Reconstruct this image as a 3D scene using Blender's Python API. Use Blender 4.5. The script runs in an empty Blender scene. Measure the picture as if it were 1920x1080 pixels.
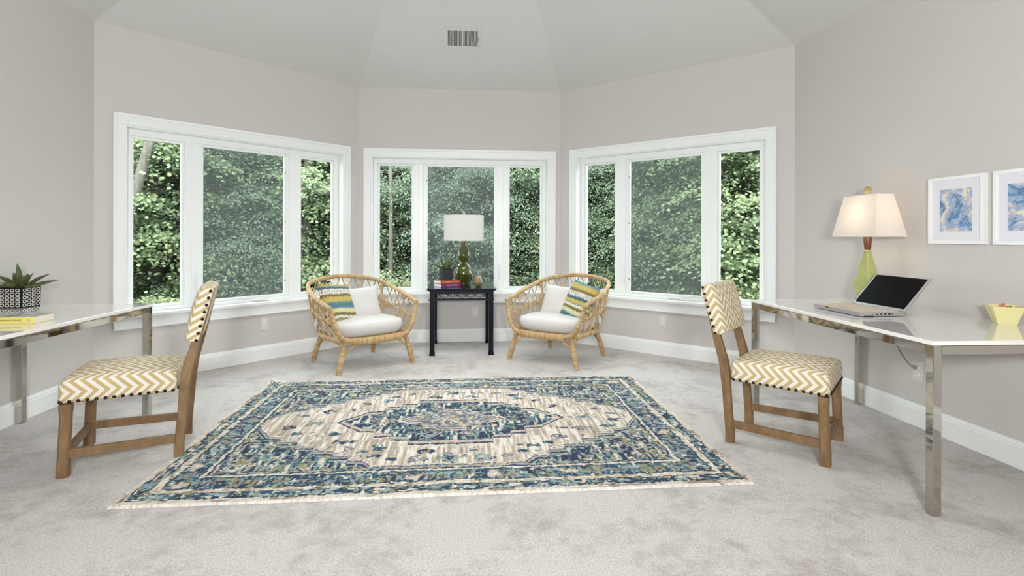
import bpy, bmesh, math, random
import numpy as np
from mathutils import Vector, Matrix, Euler

sc = bpy.context.scene
COL = sc.collection
R = math.radians
PI = math.pi

# ------------------------------------------------------------------ camera, world, lights, exposure
YAW, ROLL, FPX = 0.0951090, 0.0026, 1017.925
cam_d = bpy.data.cameras.new('camera')
cam = bpy.data.objects.new('camera', cam_d)
COL.objects.link(cam)
cam.location = (0, 0, 1.17)
cam.rotation_euler = (PI / 2, -ROLL, -YAW)
cam_d.sensor_width = 36.0
cam_d.lens = FPX / 1920 * 36
cam_d.shift_x = (960 - 955.589) / 1920
cam_d.shift_y = (442.541 - 540) / 1920
cam_d.clip_start = 0.05
cam_d.clip_end = 300
sc.camera = cam

sc.view_settings.view_transform = 'Standard'
sc.view_settings.look = 'None'
sc.view_settings.gamma = 1.0
sc.view_settings.use_curve_mapping = False
sc.view_settings.exposure = 0.08
sc.cycles.use_denoising = True
sc.cycles.max_bounces = 10
sc.cycles.diffuse_bounces = 5
sc.cycles.glossy_bounces = 5
sc.cycles.transparent_max_bounces = 16
sc.cycles.transmission_bounces = 6
sc.cycles.sample_clamp_indirect = 6.0
sc.cycles.caustics_refractive = False

world = bpy.data.worlds.new('overcast_sky')
sc.world = world
world.use_nodes = True
wn = world.node_tree
bg = wn.nodes['Background']
bg.inputs['Color'].default_value = (0.90, 0.96, 1.0, 1)
bg.inputs['Strength'].default_value = 7.5


def lamp(name, kind, loc, rot, energy, color=(1, 1, 1), **kw):
    d = bpy.data.lights.new(name, kind)
    d.energy = energy
    d.color = color
    for k, v in kw.items():
        setattr(d, k, v)
    o = bpy.data.objects.new(name, d)
    COL.objects.link(o)
    o.location = loc
    o.rotation_euler = rot
    return o


def aim(o, target):
    o.rotation_euler = (Vector(target) - o.location).to_track_quat('-Z', 'Y').to_euler()


sun = lamp('sun', 'SUN', (0, -20, 30), (0, 0, 0), 8.0, (1.0, 0.98, 0.94), angle=R(25))
sun.rotation_euler = Vector((0.25, 0.75, -0.9)).to_track_quat('-Z', 'Y').to_euler()
L = lamp('overhead_fill', 'AREA', (0.04, 4.3, 3.5), (0, 0, 0), 34, (0.97, 0.985, 1.0), shape='DISK', size=1.5, spread=R(110))  # unseen fill disk added above the frame to brighten the bay floor
for sx in (-1, 1):
    L = lamp('camera_flash', 'AREA', (sx * 0.42, -0.45, 1.42), (0, 0, 0), 80, (0.97, 0.985, 1.0), shape='RECTANGLE', size=0.34, size_y=0.30)  # photographer's flash pair beside the camera, not a fixture of the room
    aim(L, (sx * 3.2, 5.0, 2.2))


# ------------------------------------------------------------------ material helpers
def lin(c):
    return tuple(((x / 255) / 12.92 if x / 255 <= 0.04045 else ((x / 255 + 0.055) / 1.055) ** 2.4) for x in c)


class NT:
    def __init__(s, name):
        s.m = bpy.data.materials.new(name)
        s.m.use_nodes = True
        s.t = s.m.node_tree
        s.b = s.t.nodes['Principled BSDF']
        s.out = s.t.nodes['Material Output']

    def n(s, typ, **kw):
        nd = s.t.nodes.new(typ)
        for k, v in kw.items():
            setattr(nd, k, v)
        return nd

    def l(s, a, b):
        s.t.links.new(a, b)

    def math(s, op, a, b=None, c=None):
        nd = s.n('ShaderNodeMath', operation=op)
        for i, v in enumerate((a, b, c)):
            if v is None:
                continue
            if isinstance(v, (int, float)):
                nd.inputs[i].default_value = v
            else:
                s.l(v, nd.inputs[i])
        return nd.outputs[0]

    def mix(s, f, a, b):
        nd = s.n('ShaderNodeMix', data_type='RGBA')
        for sock, v in ((nd.inputs[0], f), (nd.inputs[6], a), (nd.inputs[7], b)):
            if isinstance(v, (int, float)):
                sock.default_value = v
            elif isinstance(v, tuple):
                sock.default_value = (*v[:3], 1)
            else:
                s.l(v, sock)
        return nd.outputs[2]

    def noise(s, vec, scale, detail=2.0, rough=0.5, dist=0.0):
        nd = s.n('ShaderNodeTexNoise')
        nd.inputs['Scale'].default_value = scale
        nd.inputs['Detail'].default_value = detail
        nd.inputs['Roughness'].default_value = rough
        nd.inputs['Distortion'].default_value = dist
        if vec is not None:
            s.l(vec, nd.inputs['Vector'])
        return nd.outputs['Fac']

    def ramp(s, fac, stops, interp='LINEAR'):
        nd = s.n('ShaderNodeValToRGB')
        cr = nd.color_ramp
        cr.interpolation = interp
        while len(cr.elements) < len(stops):
            cr.elements.new(0.5)
        for e, (p, c) in zip(cr.elements, stops):
            e.position = p
            e.color = (*c[:3], 1)
        s.l(fac, nd.inputs[0])
        return nd.outputs[0]

    def objco(s, scale=(1, 1, 1)):
        tc = s.n('ShaderNodeTexCoord')
        mp = s.n('ShaderNodeMapping')
        mp.inputs['Scale'].default_value = scale
        s.l(tc.outputs['Object'], mp.inputs[0])
        return mp.outputs[0]

    def uv(s, scale=(1, 1, 1)):
        tc = s.n('ShaderNodeTexCoord')
        mp = s.n('ShaderNodeMapping')
        mp.inputs['Scale'].default_value = scale
        s.l(tc.outputs['UV'], mp.inputs[0])
        return mp.outputs[0]

    def bump(s, h, strength, dist=0.002):
        nd = s.n('ShaderNodeBump')
        nd.inputs['Strength'].default_value = strength
        nd.inputs['Distance'].default_value = dist
        s.l(h, nd.inputs['Height'])
        s.l(nd.outputs[0], s.b.inputs['Normal'])

    def set(s, **kw):
        for k, v in kw.items():
            k = k.replace('_', ' ')
            sock = s.b.inputs[k]
            if isinstance(v, (int, float)):
                sock.default_value = v
            elif isinstance(v, tuple):
                sock.default_value = (*v[:3], 1)
            else:
                s.l(v, sock)
        return s


def plain(name, rgb, rough=0.5, metal=0.0, var=0.04, scale=6.0, bump=0.0, bscale=80.0, **kw):
    """A simple procedural surface: one colour with a faint mottling."""
    t = NT(name)
    c = lin(rgb)
    v = t.objco()
    n = t.noise(v, scale, 3)
    col = t.mix(n, tuple(x * (1 - var) for x in c), tuple(min(1, x * (1 + var)) for x in c))
    t.set(Base_Color=col, Roughness=rough, Metallic=metal, **kw)
    if bump:
        t.bump(t.noise(v, bscale, 2), bump)
    return t.m


MAT = {}
MAT['wall'] = plain('wall_paint', (203, 199, 195), 0.85, var=0.01, bump=0.05, bscale=140)
MAT['ceil'] = plain('ceiling_paint', (206, 206, 203), 0.9, var=0.01)
MAT['trim'] = plain('white_trim_paint', (236, 238, 237), 0.38, var=0.01)
MAT['vinyl'] = plain('white_vinyl_frame', (238, 241, 240), 0.32, var=0.01)
MAT['plate'] = plain('outlet_plate', (214, 208, 204), 0.4, var=0.01)
MAT['outlet'] = plain('outlet_face', (240, 236, 232), 0.35, var=0.01)
MAT['dark'] = plain('dark_slot', (30, 30, 32), 0.7)
MAT['ventdark'] = plain('vent_shadow_gap', (70, 72, 74), 0.8)
MAT['gloss_white'] = plain('white_lacquer_top', (236, 233, 230), 0.06, var=0.005, Coat_Weight=0.6, Coat_Roughness=0.03)
MAT['chrome'] = plain('polished_chrome', (196, 192, 184), 0.05, 1.0, var=0.02)
MAT['fabric_white'] = plain('white_cotton', (208, 205, 202), 0.9, var=0.015, scale=20, bump=0.15, bscale=300)
MAT['navy'] = plain('navy_lacquer', (6, 9, 24), 0.25, var=0.25, scale=9, Specular_IOR_Level=0.25)
MAT['navy_top'] = plain('polished_navy_top', (8, 16, 34), 0.1, var=0.25, scale=9, Specular_IOR_Level=0.7)
MAT['page'] = plain('book_pages', (228, 220, 205), 0.8, var=0.06, scale=60)
MAT['page_white'] = plain('white_book_pages', (226, 226, 222), 0.8, var=0.04, scale=60)
MAT['black'] = plain('black_ceramic', (10, 10, 11), 0.4, Specular_IOR_Level=0.25)
MAT['ringwhite'] = plain('white_glaze_ring', (226, 222, 212), 0.4)
MAT['ringgrey'] = plain('grey_glaze_ring', (74, 76, 84), 0.4)
MAT['greyblack'] = plain('slate_ceramic', (24, 26, 33), 0.4, Specular_IOR_Level=0.3)
MAT['soil'] = plain('dark_soil', (40, 33, 26), 0.95, var=0.3, scale=60)
MAT['nail'] = plain('bronze_nailhead', (58, 46, 36), 0.28, 0.9)
MAT['laptop'] = plain('brushed_aluminium', (196, 196, 198), 0.34, 0.85)
MAT['laptop_deck'] = plain('aluminium_deck', (222, 205, 182), 0.45, 0.35)
MAT['key'] = plain('silver_key', (208, 196, 180), 0.5)
MAT['screen'] = plain('dark_screen', (5, 5, 8), 0.4, Specular_IOR_Level=0.04)
MAT['yellow'] = plain('yellow_glaze', (226, 218, 158), 0.3, var=0.03, Coat_Weight=0.4)
MAT['spine_yellow'] = plain('yellow_cover', (214, 205, 116), 0.5)
MAT['cover_art'] = None
MAT['cord'] = plain('white_cord', (206, 204, 198), 0.5)
MAT['clearcord'] = plain('grey_cord', (150, 150, 146), 0.4)
MAT['red_book'] = plain('red_book_cloth', (150, 58, 34), 0.5)
MAT['purple_book'] = plain('plum_book_cloth', (112, 40, 92), 0.5)
MAT['gold_text'] = plain('gold_lettering', (236, 190, 110), 0.5)
MAT['pale_text'] = plain('pale_lettering', (206, 176, 196), 0.5)
MAT['dark_text'] = plain('olive_lettering', (92, 90, 52), 0.6)
MAT['pink_mark'] = plain('pink_emblem', (214, 178, 160), 0.6)
MAT['frame_white'] = plain('white_picture_frame', (240, 240, 240), 0.4, var=0.01)
MAT['mat_board'] = plain('white_mat_board', (226, 226, 232), 0.8, var=0.01)
MAT['brass'] = plain('antique_brass', (150, 120, 70), 0.3, 0.8)
MAT['bronze_foot'] = plain('dark_bronze_foot', (62, 54, 46), 0.35, 0.5)
MAT['grey_mark'] = plain('grey_print', (150, 152, 152), 0.6)


def m_glass():
    t = NT('window_glass')
    tr = t.n('ShaderNodeBsdfTransparent')
    tr.inputs[0].default_value = (0.94, 0.985, 0.965, 1)
    gl = t.n('ShaderNodeBsdfGlossy')
    gl.inputs['Roughness'].default_value = 0.03
    fr = t.n('ShaderNodeFresnel')
    fr.inputs['IOR'].default_value = 1.07
    mx = t.n('ShaderNodeMixShader')
    t.l(fr.outputs[0], mx.inputs[0])
    t.l(tr.outputs[0], mx.inputs[1])
    t.l(gl.outputs[0], mx.inputs[2])
    t.l(mx.outputs[0], t.out.inputs[0])
    return t.m


def m_screen():
    t = NT('insect_screen')
    tr = t.n('ShaderNodeBsdfTransparent')
    df = t.n('ShaderNodeBsdfDiffuse')
    df.inputs[0].default_value = (0.23, 0.275, 0.265, 1)
    mx = t.n('ShaderNodeMixShader')
    mx.inputs[0].default_value = 0.28
    t.l(tr.outputs[0], mx.inputs[1])
    t.l(df.outputs[0], mx.inputs[2])
    t.l(mx.outputs[0], t.out.inputs[0])
    return t.m


def m_carpet():
    t = NT('carpet_pile')
    v = t.objco()
    big = t.noise(v, 2.6, 5, 0.65, 0.5)
    med = t.noise(v, 13.0, 4, 0.65, 0.3)
    fac = t.math('ADD', t.math('MULTIPLY', big, 0.62), t.math('MULTIPLY', med, 0.38))
    patch = t.ramp(fac, [(0.48, (1, 1, 1)), (0.66, (0, 0, 0))])
    fine = t.noise(v, 130, 4, 0.85)
    c = t.mix(patch, lin((170, 161, 154)), lin((210, 204, 200)))
    grain = t.ramp(fine, [(0.36, (0.52, 0.51, 0.50)), (0.58, (1, 1, 1))])
    mul = t.n('ShaderNodeMix', data_type='RGBA', blend_type='MULTIPLY')
    mul.inputs[0].default_value = 0.9
    t.l(c, mul.inputs[6])
    t.l(grain, mul.inputs[7])
    t.set(Base_Color=mul.outputs[2], Roughness=1.0)
    t.b.inputs['Sheen Weight'].default_value = 0.2
    t.bump(t.math('ADD', fine, t.math('MULTIPLY', t.noise(v, 60, 2), 0.6)), 0.6, 0.006)
    return t.m


def m_chevron(sg):
    t = NT('chevron_upholstery')
    uv = t.n('ShaderNodeTexCoord').outputs['UV']
    sp = t.n('ShaderNodeSeparateXYZ')
    t.l(uv, sp.inputs[0])
    u, v = sp.outputs[0], sp.outputs[1]
    tri = t.math('PINGPONG', v, 0.056)
    w = t.math('ADD', u, t.math('MULTIPLY', tri, sg))
    fr = t.math('FRACT', t.math('DIVIDE', w, 0.046))
    st = t.ramp(fr, [(0.0, (0, 0, 0)), (0.03, (1, 1, 1)), (0.50, (1, 1, 1)), (0.53, (0, 0, 0))])
    n = t.noise(uv, 260, 2)
    gold = t.mix(n, lin((178, 156, 108)), lin((200, 178, 130)))
    col = t.mix(st, lin((226, 219, 206)), gold)
    t.set(Base_Color=col, Roughness=0.85)
    t.bump(t.noise(uv, 700, 2), 0.2, 0.001)
    return t.m


def m_wood():
    t = NT('weathered_oak')
    v = t.objco((14, 5, 2.2))
    n = t.noise(v, 3.0, 5, 0.6, 0.8)
    f = t.noise(t.objco((70, 14, 9)), 4.0, 3)
    c = t.ramp(n, [(0.28, lin((104, 78, 50))), (0.5, lin((128, 99, 65))), (0.75, lin((150, 120, 84)))])
    col = t.mix(t.math('MULTIPLY', f, 0.35), c, lin((96, 72, 46)))
    t.set(Base_Color=col, Roughness=0.5)
    t.bump(f, 0.2, 0.001)
    return t.m


def m_rattan(name='wrapped_rattan', wraps=85.0):
    t = NT(name)
    uv = t.uv((wraps, 0.35, 1))
    n = t.noise(uv, 1.0, 3, 0.6)
    n2 = t.noise(t.uv((11, 0.6, 1)), 1.0, 2)
    mixf = t.math('ADD', t.math('MULTIPLY', n, 0.7), t.math('MULTIPLY', n2, 0.3))
    c = t.ramp(mixf, [(0.30, lin((116, 88, 54))), (0.43, lin((166, 134, 90))), (0.54, lin((192, 162, 116))), (0.70, lin((216, 192, 152)))])
    t.set(Base_Color=c, Roughness=0.55)
    t.bump(n, 0.5, 0.003)
    return t.m


def m_ikat(name, stops, ticks):
    t = NT(name)
    tc = t.n('ShaderNodeTexCoord')
    sp = t.n('ShaderNodeSeparateXYZ')
    t.l(tc.outputs['UV'], sp.inputs[0])
    jag = t.noise(t.uv((44, 2.6, 1)), 1.0, 3, 0.75)
    wav = t.noise(t.uv((2.5, 1.2, 1)), 1.0, 1)
    y = t.math('ADD', sp.outputs[1], t.math('ADD', t.math('MULTIPLY', t.math('SUBTRACT', jag, 0.5), 0.17),
                                            t.math('MULTIPLY', t.math('SUBTRACT', wav, 0.5), 0.05)))
    K = dict(teal=(70, 118, 134), navy=(38, 68, 88), gold=(190, 172, 92), olive=(112, 100, 48), cream=(214, 204, 162), white=(222, 217, 206), lime=(130, 150, 96))
    c = t.ramp(y, [(p, lin(K[k])) for p, k in stops])
    band = t.ramp(sp.outputs[1], [(ticks[0] - 0.01, (0, 0, 0)), (ticks[0], (1, 1, 1)), (ticks[1], (1, 1, 1)), (ticks[1] + 0.01, (0, 0, 0))])
    tick = t.math('GREATER_THAN', t.noise(t.uv((70, 0.1, 1)), 1.0, 1), 0.55)
    c = t.mix(t.math('MULTIPLY', band, tick), c, lin(K['navy']))
    fine = t.noise(t.uv((220, 12, 1)), 1.0, 2)
    c = t.mix(t.math('MULTIPLY', fine, 0.2), c, lin((90, 90, 60)))
    t.set(Base_Color=c, Roughness=0.85)
    t.bump(fine, 0.15, 0.001)
    return t.m


def m_art(name, seed):
    t = NT(name)
    mp = t.n('ShaderNodeMapping')
    tc = t.n('ShaderNodeTexCoord')
    t.l(tc.outputs['Object'], mp.inputs[0])
    mp.inputs['Location'].default_value = (seed * 3.1, seed * 1.7, seed)
    v = mp.outputs[0]
    n = t.noise(v, 7.0, 5, 0.6, 1.6)
    e = t.noise(v, 16.0, 6, 0.7, 0.8)
    c = t.ramp(n, [(0.30, lin((232, 222, 200))), (0.42, lin((226, 218, 204))), (0.46, lin((176, 184, 210))), (0.54, lin((158, 186, 210))),
                   (0.60, lin((84, 124, 168))), (0.64, lin((128, 164, 196))), (0.75, lin((176, 200, 214)))])
    vein = t.ramp(e, [(0.46, (0, 0, 0)), (0.5, (1, 1, 1)), (0.53, (0, 0, 0))])
    c = t.mix(t.math('MULTIPLY', vein, 0.45), c, lin((86, 96, 134)))
    t.set(Base_Color=c, Roughness=0.7)
    return t.m


def m_cover():
    t = NT('printed_book_cover')
    v = t.objco()
    n = t.noise(v, 22, 4, 0.6, 0.8)
    c = t.ramp(n, [(0.3, lin((70, 60, 34))), (0.45, lin((146, 134, 92))), (0.55, lin((196, 204, 196))), (0.7, lin((160, 178, 176)))])
    t.set(Base_Color=c, Roughness=0.35)
    return t.m


def m_leaf(name, dark, light, edge):
    t = NT(name)
    at = t.n('ShaderNodeAttribute', attribute_name='tint')
    c = t.ramp(at.outputs['Fac'], [(0.0, lin(dark)), (0.55, lin(light)), (0.97, lin(light)), (1.0, lin(edge))])
    t.set(Base_Color=c, Roughness=0.55)
    tl = t.n('ShaderNodeBsdfTranslucent')
    t.l(c, tl.inputs[0])
    mx = t.n('ShaderNodeMixShader')
    mx.inputs[0].default_value = 0.38
    t.l(t.b.outputs[0], mx.inputs[1])
    t.l(tl.outputs[0], mx.inputs[2])
    t.l(mx.outputs[0], t.out.inputs[0])
    return t.m


def m_bark(name, a, b):
    t = NT(name)
    v = t.objco((10, 10, 2.5))
    n = t.noise(v, 2.0, 5, 0.7, 0.8)
    t.set(Base_Color=t.ramp(n, [(0.3, lin(a)), (0.7, lin(b))]), Roughness=0.95)
    t.bump(n, 0.6, 0.02)
    return t.m


def m_succ():
    t = NT('succulent_leaf')
    uv = t.n('ShaderNodeTexCoord').outputs['UV']
    sp = t.n('ShaderNodeSeparateXYZ')
    t.l(uv, sp.inputs[0])
    n = t.noise(t.objco(), 30, 3)
    c = t.mix(n, lin((50, 66, 38)), lin((100, 116, 66)))
    edge = t.ramp(t.math('ABSOLUTE', t.math('SUBTRACT', sp.outputs[1], 0.5)), [(0.40, (0, 0, 0)), (0.5, (1, 1, 1))])
    c = t.mix(t.math('MULTIPLY', edge, 0.55), c, lin((112, 82, 58)))
    t.set(Base_Color=c, Roughness=0.45)
    return t.m


def m_shade(name, rgb, trans):
    t = NT(name)
    v = t.objco()
    n = t.noise(v, 220, 2)
    c = t.mix(n, tuple(x * 0.97 for x in lin(rgb)), lin(rgb))
    df = t.n('ShaderNodeBsdfDiffuse')
    tl = t.n('ShaderNodeBsdfTranslucent')
    mx = t.n('ShaderNodeMixShader')
    mx.inputs[0].default_value = trans
    t.l(c, df.inputs[0])
    t.l(c, tl.inputs[0])
    t.l(df.outputs[0], mx.inputs[1])
    t.l(tl.outputs[0], mx.inputs[2])
    t.l(mx.outputs[0], t.out.inputs[0])
    return t.m


def m_greenglaze():
    t = NT('olive_green_glaze')
    v = t.objco((1, 1, 5))
    n = t.noise(v, 3, 3)
    c = t.mix(n, lin((46, 56, 12)), lin((80, 84, 26)))
    t.set(Base_Color=c, Roughness=0.08, Coat_Weight=1.0, Coat_Roughness=0.03)
    return t.m


def m_rug():
    t = NT('hooked_wool_pile')
    at = t.n('ShaderNodeAttribute', attribute_name='pattern')
    v = t.objco()
    f = t.noise(v, 260, 2)
    mul = t.n('ShaderNodeMix', data_type='RGBA', blend_type='MULTIPLY')
    mul.inputs[0].default_value = 0.5
    t.l(at.outputs['Color'], mul.inputs[6])
    t.l(t.ramp(f, [(0.3, (0.62, 0.62, 0.62)), (0.55, (1, 1, 1))]), mul.inputs[7])
    t.set(Base_Color=mul.outputs[2], Roughness=1.0)
    t.bump(f, 0.5, 0.003)
    return t.m


MAT['glass'] = m_glass()
MAT['insect'] = m_screen()
MAT['carpet'] = m_carpet()
MAT['chevron_a'] = m_chevron(1.05)
MAT['chevron_b'] = m_chevron(-1.05)
MAT['wood'] = m_wood()
MAT['rattan'] = m_rattan()
MAT['cane'] = m_rattan('bent_cane', 14.0)
MAT['ikat'] = m_ikat('ikat_stripe_fabric', [(0.0, 'lime'), (0.05, 'teal'), (0.20, 'teal'), (0.24, 'cream'), (0.30, 'cream'), (0.325, 'olive'), (0.37, 'olive'), (0.395, 'white'), (0.43, 'white'),
                                            (0.45, 'navy'), (0.47, 'gold'), (0.54, 'gold'), (0.56, 'navy'), (0.62, 'teal'), (0.64, 'white'), (0.72, 'white'), (0.745, 'olive'), (0.785, 'olive'), (0.82, 'gold'), (0.90, 'gold'), (0.955, 'teal'), (1.0, 'teal')], (0.655, 0.705))
MAT['ikat_b'] = m_ikat('ikat_stripe_fabric_shifted', [(0.0, 'white'), (0.03, 'teal'), (0.09, 'teal'), (0.11, 'gold'), (0.16, 'olive'), (0.185, 'white'), (0.215, 'white'), (0.235, 'olive'), (0.28, 'olive'), (0.31, 'cream'), (0.37, 'cream'),
                                                      (0.41, 'teal'), (0.51, 'teal'), (0.56, 'gold'), (0.65, 'gold'), (0.675, 'olive'), (0.71, 'olive'), (0.735, 'white'), (0.83, 'white'), (0.85, 'navy'), (0.90, 'teal'), (0.92, 'gold'), (0.97, 'olive'), (1.0, 'gold')], (0.76, 0.81))
MAT['cover_art'] = m_cover()
MAT['succ'] = m_succ()
MAT['shade_lit'] = m_shade('white_linen_shade', (246, 240, 234), 0.45)
MAT['shade_off'] = m_shade('white_drum_shade', (232, 230, 224), 0.25)
MAT['glaze'] = m_greenglaze()
MAT['lime_glass'] = plain('lime_green_glass', (172, 176, 112), 0.06, var=0.06, scale=10, Coat_Weight=1.0, Coat_Roughness=0.02)
MAT['walnut'] = plain('walnut_neck', (112, 62, 28), 0.3, var=0.3, scale=30, Coat_Weight=0.5)
MAT['finial'] = plain('amber_glass_ball', (196, 186, 120), 0.05, Transmission_Weight=0.5, Coat_Weight=1.0)
MAT['crystal'] = plain('clear_finial', (220, 224, 216), 0.05, Transmission_Weight=0.6)
MAT['egg'] = plain('speckled_tan_glaze', (138, 116, 78), 0.12, var=0.16, scale=60, Coat_Weight=1.0, Coat_Roughness=0.05)
MAT['rug'] = m_rug()
MAT['bark_grey'] = m_bark('grey_bark', (56, 52, 46), (102, 96, 88))
MAT['bark_dark'] = m_bark('dark_bark', (30, 26, 22), (56, 50, 42))
MAT['ground'] = plain('leaf_litter_ground', (50, 54, 36), 0.95, var=0.4, scale=3, bump=0.5, bscale=20)

# ------------------------------------------------------------------ mesh helpers
class MB:
    def __init__(s):
        s.v, s.f, s.uv, s.sm = [], [], [], []

    def add(s, verts, faces, uvs=None, smooth=False, mtx=None):
        b = len(s.v)
        if mtx is not None:
            verts = [tuple(mtx @ Vector(p)) for p in verts]
        s.v += [tuple(p) for p in verts]
        for i, f in enumerate(faces):
            s.f.append([b + k for k in f])
            s.uv.append(uvs[i] if uvs else [(0.0, 0.0)] * len(f))
            s.sm.append(smooth)
        return s

    def box(s, x0, x1, y0, y1, z0, z1, mtx=None):
        V = [(x, y, z) for z in (z0, z1) for y in (y0, y1) for x in (x0, x1)]
        F = [(0, 2, 3, 1), (4, 5, 7, 6), (0, 1, 5, 4), (2, 6, 7, 3), (0, 4, 6, 2), (1, 3, 7, 5)]
        return s.add(V, F, mtx=mtx)

    def prism(s, bottom, top):
        n = len(bottom)
        V = list(bottom) + list(top)
        F = [tuple(range(n - 1, -1, -1)), tuple(range(n, 2 * n))] + [(i, (i + 1) % n, n + (i + 1) % n, n + i) for i in range(n)]
        return s.add(V, F)

    def loft(s, rings, closed=True, caps=True, smooth=True, ulen=True):
        """rings: list of point loops, same count. UV = (length, around)."""
        n = len(rings[0])
        V = [tuple(p) for r in rings for p in r]
        cen = [sum((Vector(p) for p in r), Vector()) / n for r in rings]
        L = [0.0]
        for a, b in zip(cen, cen[1:]):
            L.append(L[-1] + (b - a).length)
        F, U = [], []
        m = n if closed else n - 1
        for i in range(len(rings) - 1):
            for j in range(m):
                k = (j + 1) % n
                F.append((i * n + j, i * n + k, (i + 1) * n + k, (i + 1) * n + j))
                a, b = j / n, (j + 1) / n
                U.append([(L[i], a), (L[i], b), (L[i + 1], b), (L[i + 1], a)])
        s.add(V, F, U, smooth)
        if caps and closed:
            s.add(rings[0], [tuple(range(n - 1, -1, -1))])
            s.add(rings[-1], [tuple(range(n))])
        return s

    def tube(s, pts, rad, n=10, flat=None, caps=True, up=None):
        """sweep a circle (or ellipse, flat=(a,b) multipliers) along pts"""
        P = [Vector(p) for p in pts]
        k = len(P)
        rs = rad if isinstance(rad, (list, tuple)) else [rad] * k
        T = []
        for i in range(k):
            T.append((P[min(i + 1, k - 1)] - P[max(i - 1, 0)]).normalized())
        N = Vector(up) if up else (Vector((0, 0, 1)) if abs(T[0].z) < 0.9 else Vector((1, 0, 0)))
        rings = []
        for i in range(k):
            if up:
                N = Vector(up)
            N = (N - T[i] * N.dot(T[i])).normalized()
            B = T[i].cross(N)
            fa, fb = flat if flat else (1, 1)
            rings.append([tuple(P[i] + (N * math.cos(a) * fa + B * math.sin(a) * fb) * rs[i])
                          for a in (2 * PI * j / n for j in range(n))])
        return s.loft(rings, caps=caps)

    def lathe(s, prof, n=32, mtx=None, square=False, ab=(1, 1)):
        rings = []
        for r, z in prof:
            rings.append([(r * ab[0] * math.cos(2 * PI * j / n), r * ab[1] * math.sin(2 * PI * j / n), z) for j in range(n)])
        if mtx is not None:
            rings = [[tuple(mtx @ Vector(p)) for p in r] for r in rings]
        return s.loft(rings)

    def build(s, name, mat, parent=None, bevel=0.0, smooth_angle=None, loc=None, weld=False, seg=2):
        me = bpy.data.meshes.new(name)
        me.from_pydata(s.v, [], s.f)
        uvl = me.uv_layers.new(name='UVMap')
        flat = [c for f in s.uv for p in f for c in p]
        uvl.data.foreach_set('uv', flat)
        me.polygons.foreach_set('use_smooth', s.sm)
        mats = mat if isinstance(mat, (list, tuple)) else [mat]
        for m in mats:
            me.materials.append(m)
        if weld:
            bm = bmesh.new()
            bm.from_mesh(me)
            bmesh.ops.remove_doubles(bm, verts=bm.verts, dist=1e-5)
            bm.to_mesh(me)
            bm.free()
        if smooth_angle is not None:
            me.polygons.foreach_set('use_smooth', [True] * len(me.polygons))
            me.update()
            me.set_sharp_from_angle(angle=R(smooth_angle))
        me.update()
        o = bpy.data.objects.new(name, me)
        COL.objects.link(o)
        if parent:
            o.parent = parent
        if loc:
            o.location = loc
        if bevel:
            b = o.modifiers.new('bevel', 'BEVEL')
            b.width = bevel
            b.segments = seg
            b.limit_method = 'ANGLE'
            b.angle_limit = R(40)
        return o


def roundbox(hx, hy, z0, z1, r, n=(14, 14, 6), dome=0.0, taper=None, mb=None, uvshift=(0, 0)):
    """upholstered block; UV in metres: u along x (unrolled over the ends), v along y (unrolled over the sides)"""
    mb = mb or MB()
    cz, hz = (z0 + z1) / 2, (z1 - z0) / 2
    H = (hx, hy, hz)

    def pos(p):
        inner = [max(-(H[i] - r), min(H[i] - r, p[i])) for i in range(3)]
        d = Vector([p[i] - inner[i] for i in range(3)])
        if d.length > 1e-9:
            # project the box surface onto the rounded surface
            d = d.normalized() * r
        q = [inner[i] + d[i] for i in range(3)]
        x, y, z = q
        if dome and z > 0:
            k = max(0, 1 - (x / hx) ** 2) * max(0, 1 - (y / hy) ** 2)
            z += dome * (k ** 0.5) * (z / hz)
        if taper:
            y *= taper(x)
        return (x, y, z + cz)
    axes = [(0, 1, 2, 1), (0, 1, 2, -1), (1, 2, 0, 1), (1, 2, 0, -1), (2, 0, 1, 1), (2, 0, 1, -1)]
    for a, b, c, sgn in axes:
        na, nb = n[a], n[b]
        V, F, U = [], [], []
        for i in range(na + 1):
            for j in range(nb + 1):
                p = [0, 0, 0]
                p[a] = -H[a] + 2 * H[a] * i / na
                p[b] = -H[b] + 2 * H[b] * j / nb
                p[c] = sgn * H[c]
                V.append((pos(p), tuple(p)))

        def uvof(p):
            x, y, z = p
            u, v = x, y - hy + 1.12
            if c == 1:
                v = 1.12 + (hz - z) if sgn > 0 else 1.12 - 2 * hy - (hz - z)
            if c == 0:
                u = sgn * (hx + (hz - z))
            if c == 2 and sgn < 0:
                v = y + 0.3
            return (u + uvshift[0], v + uvshift[1])
        for i in range(na):
            for j in range(nb):
                q = [i * (nb + 1) + j, (i + 1) * (nb + 1) + j, (i + 1) * (nb + 1) + j + 1, i * (nb + 1) + j + 1]
                if sgn < 0:
                    q = q[::-1]
                F.append(q)
                U.append([uvof(V[k][1]) for k in q])
        mb.add([w[0] for w in V], F, U, True)
    return mb


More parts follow.
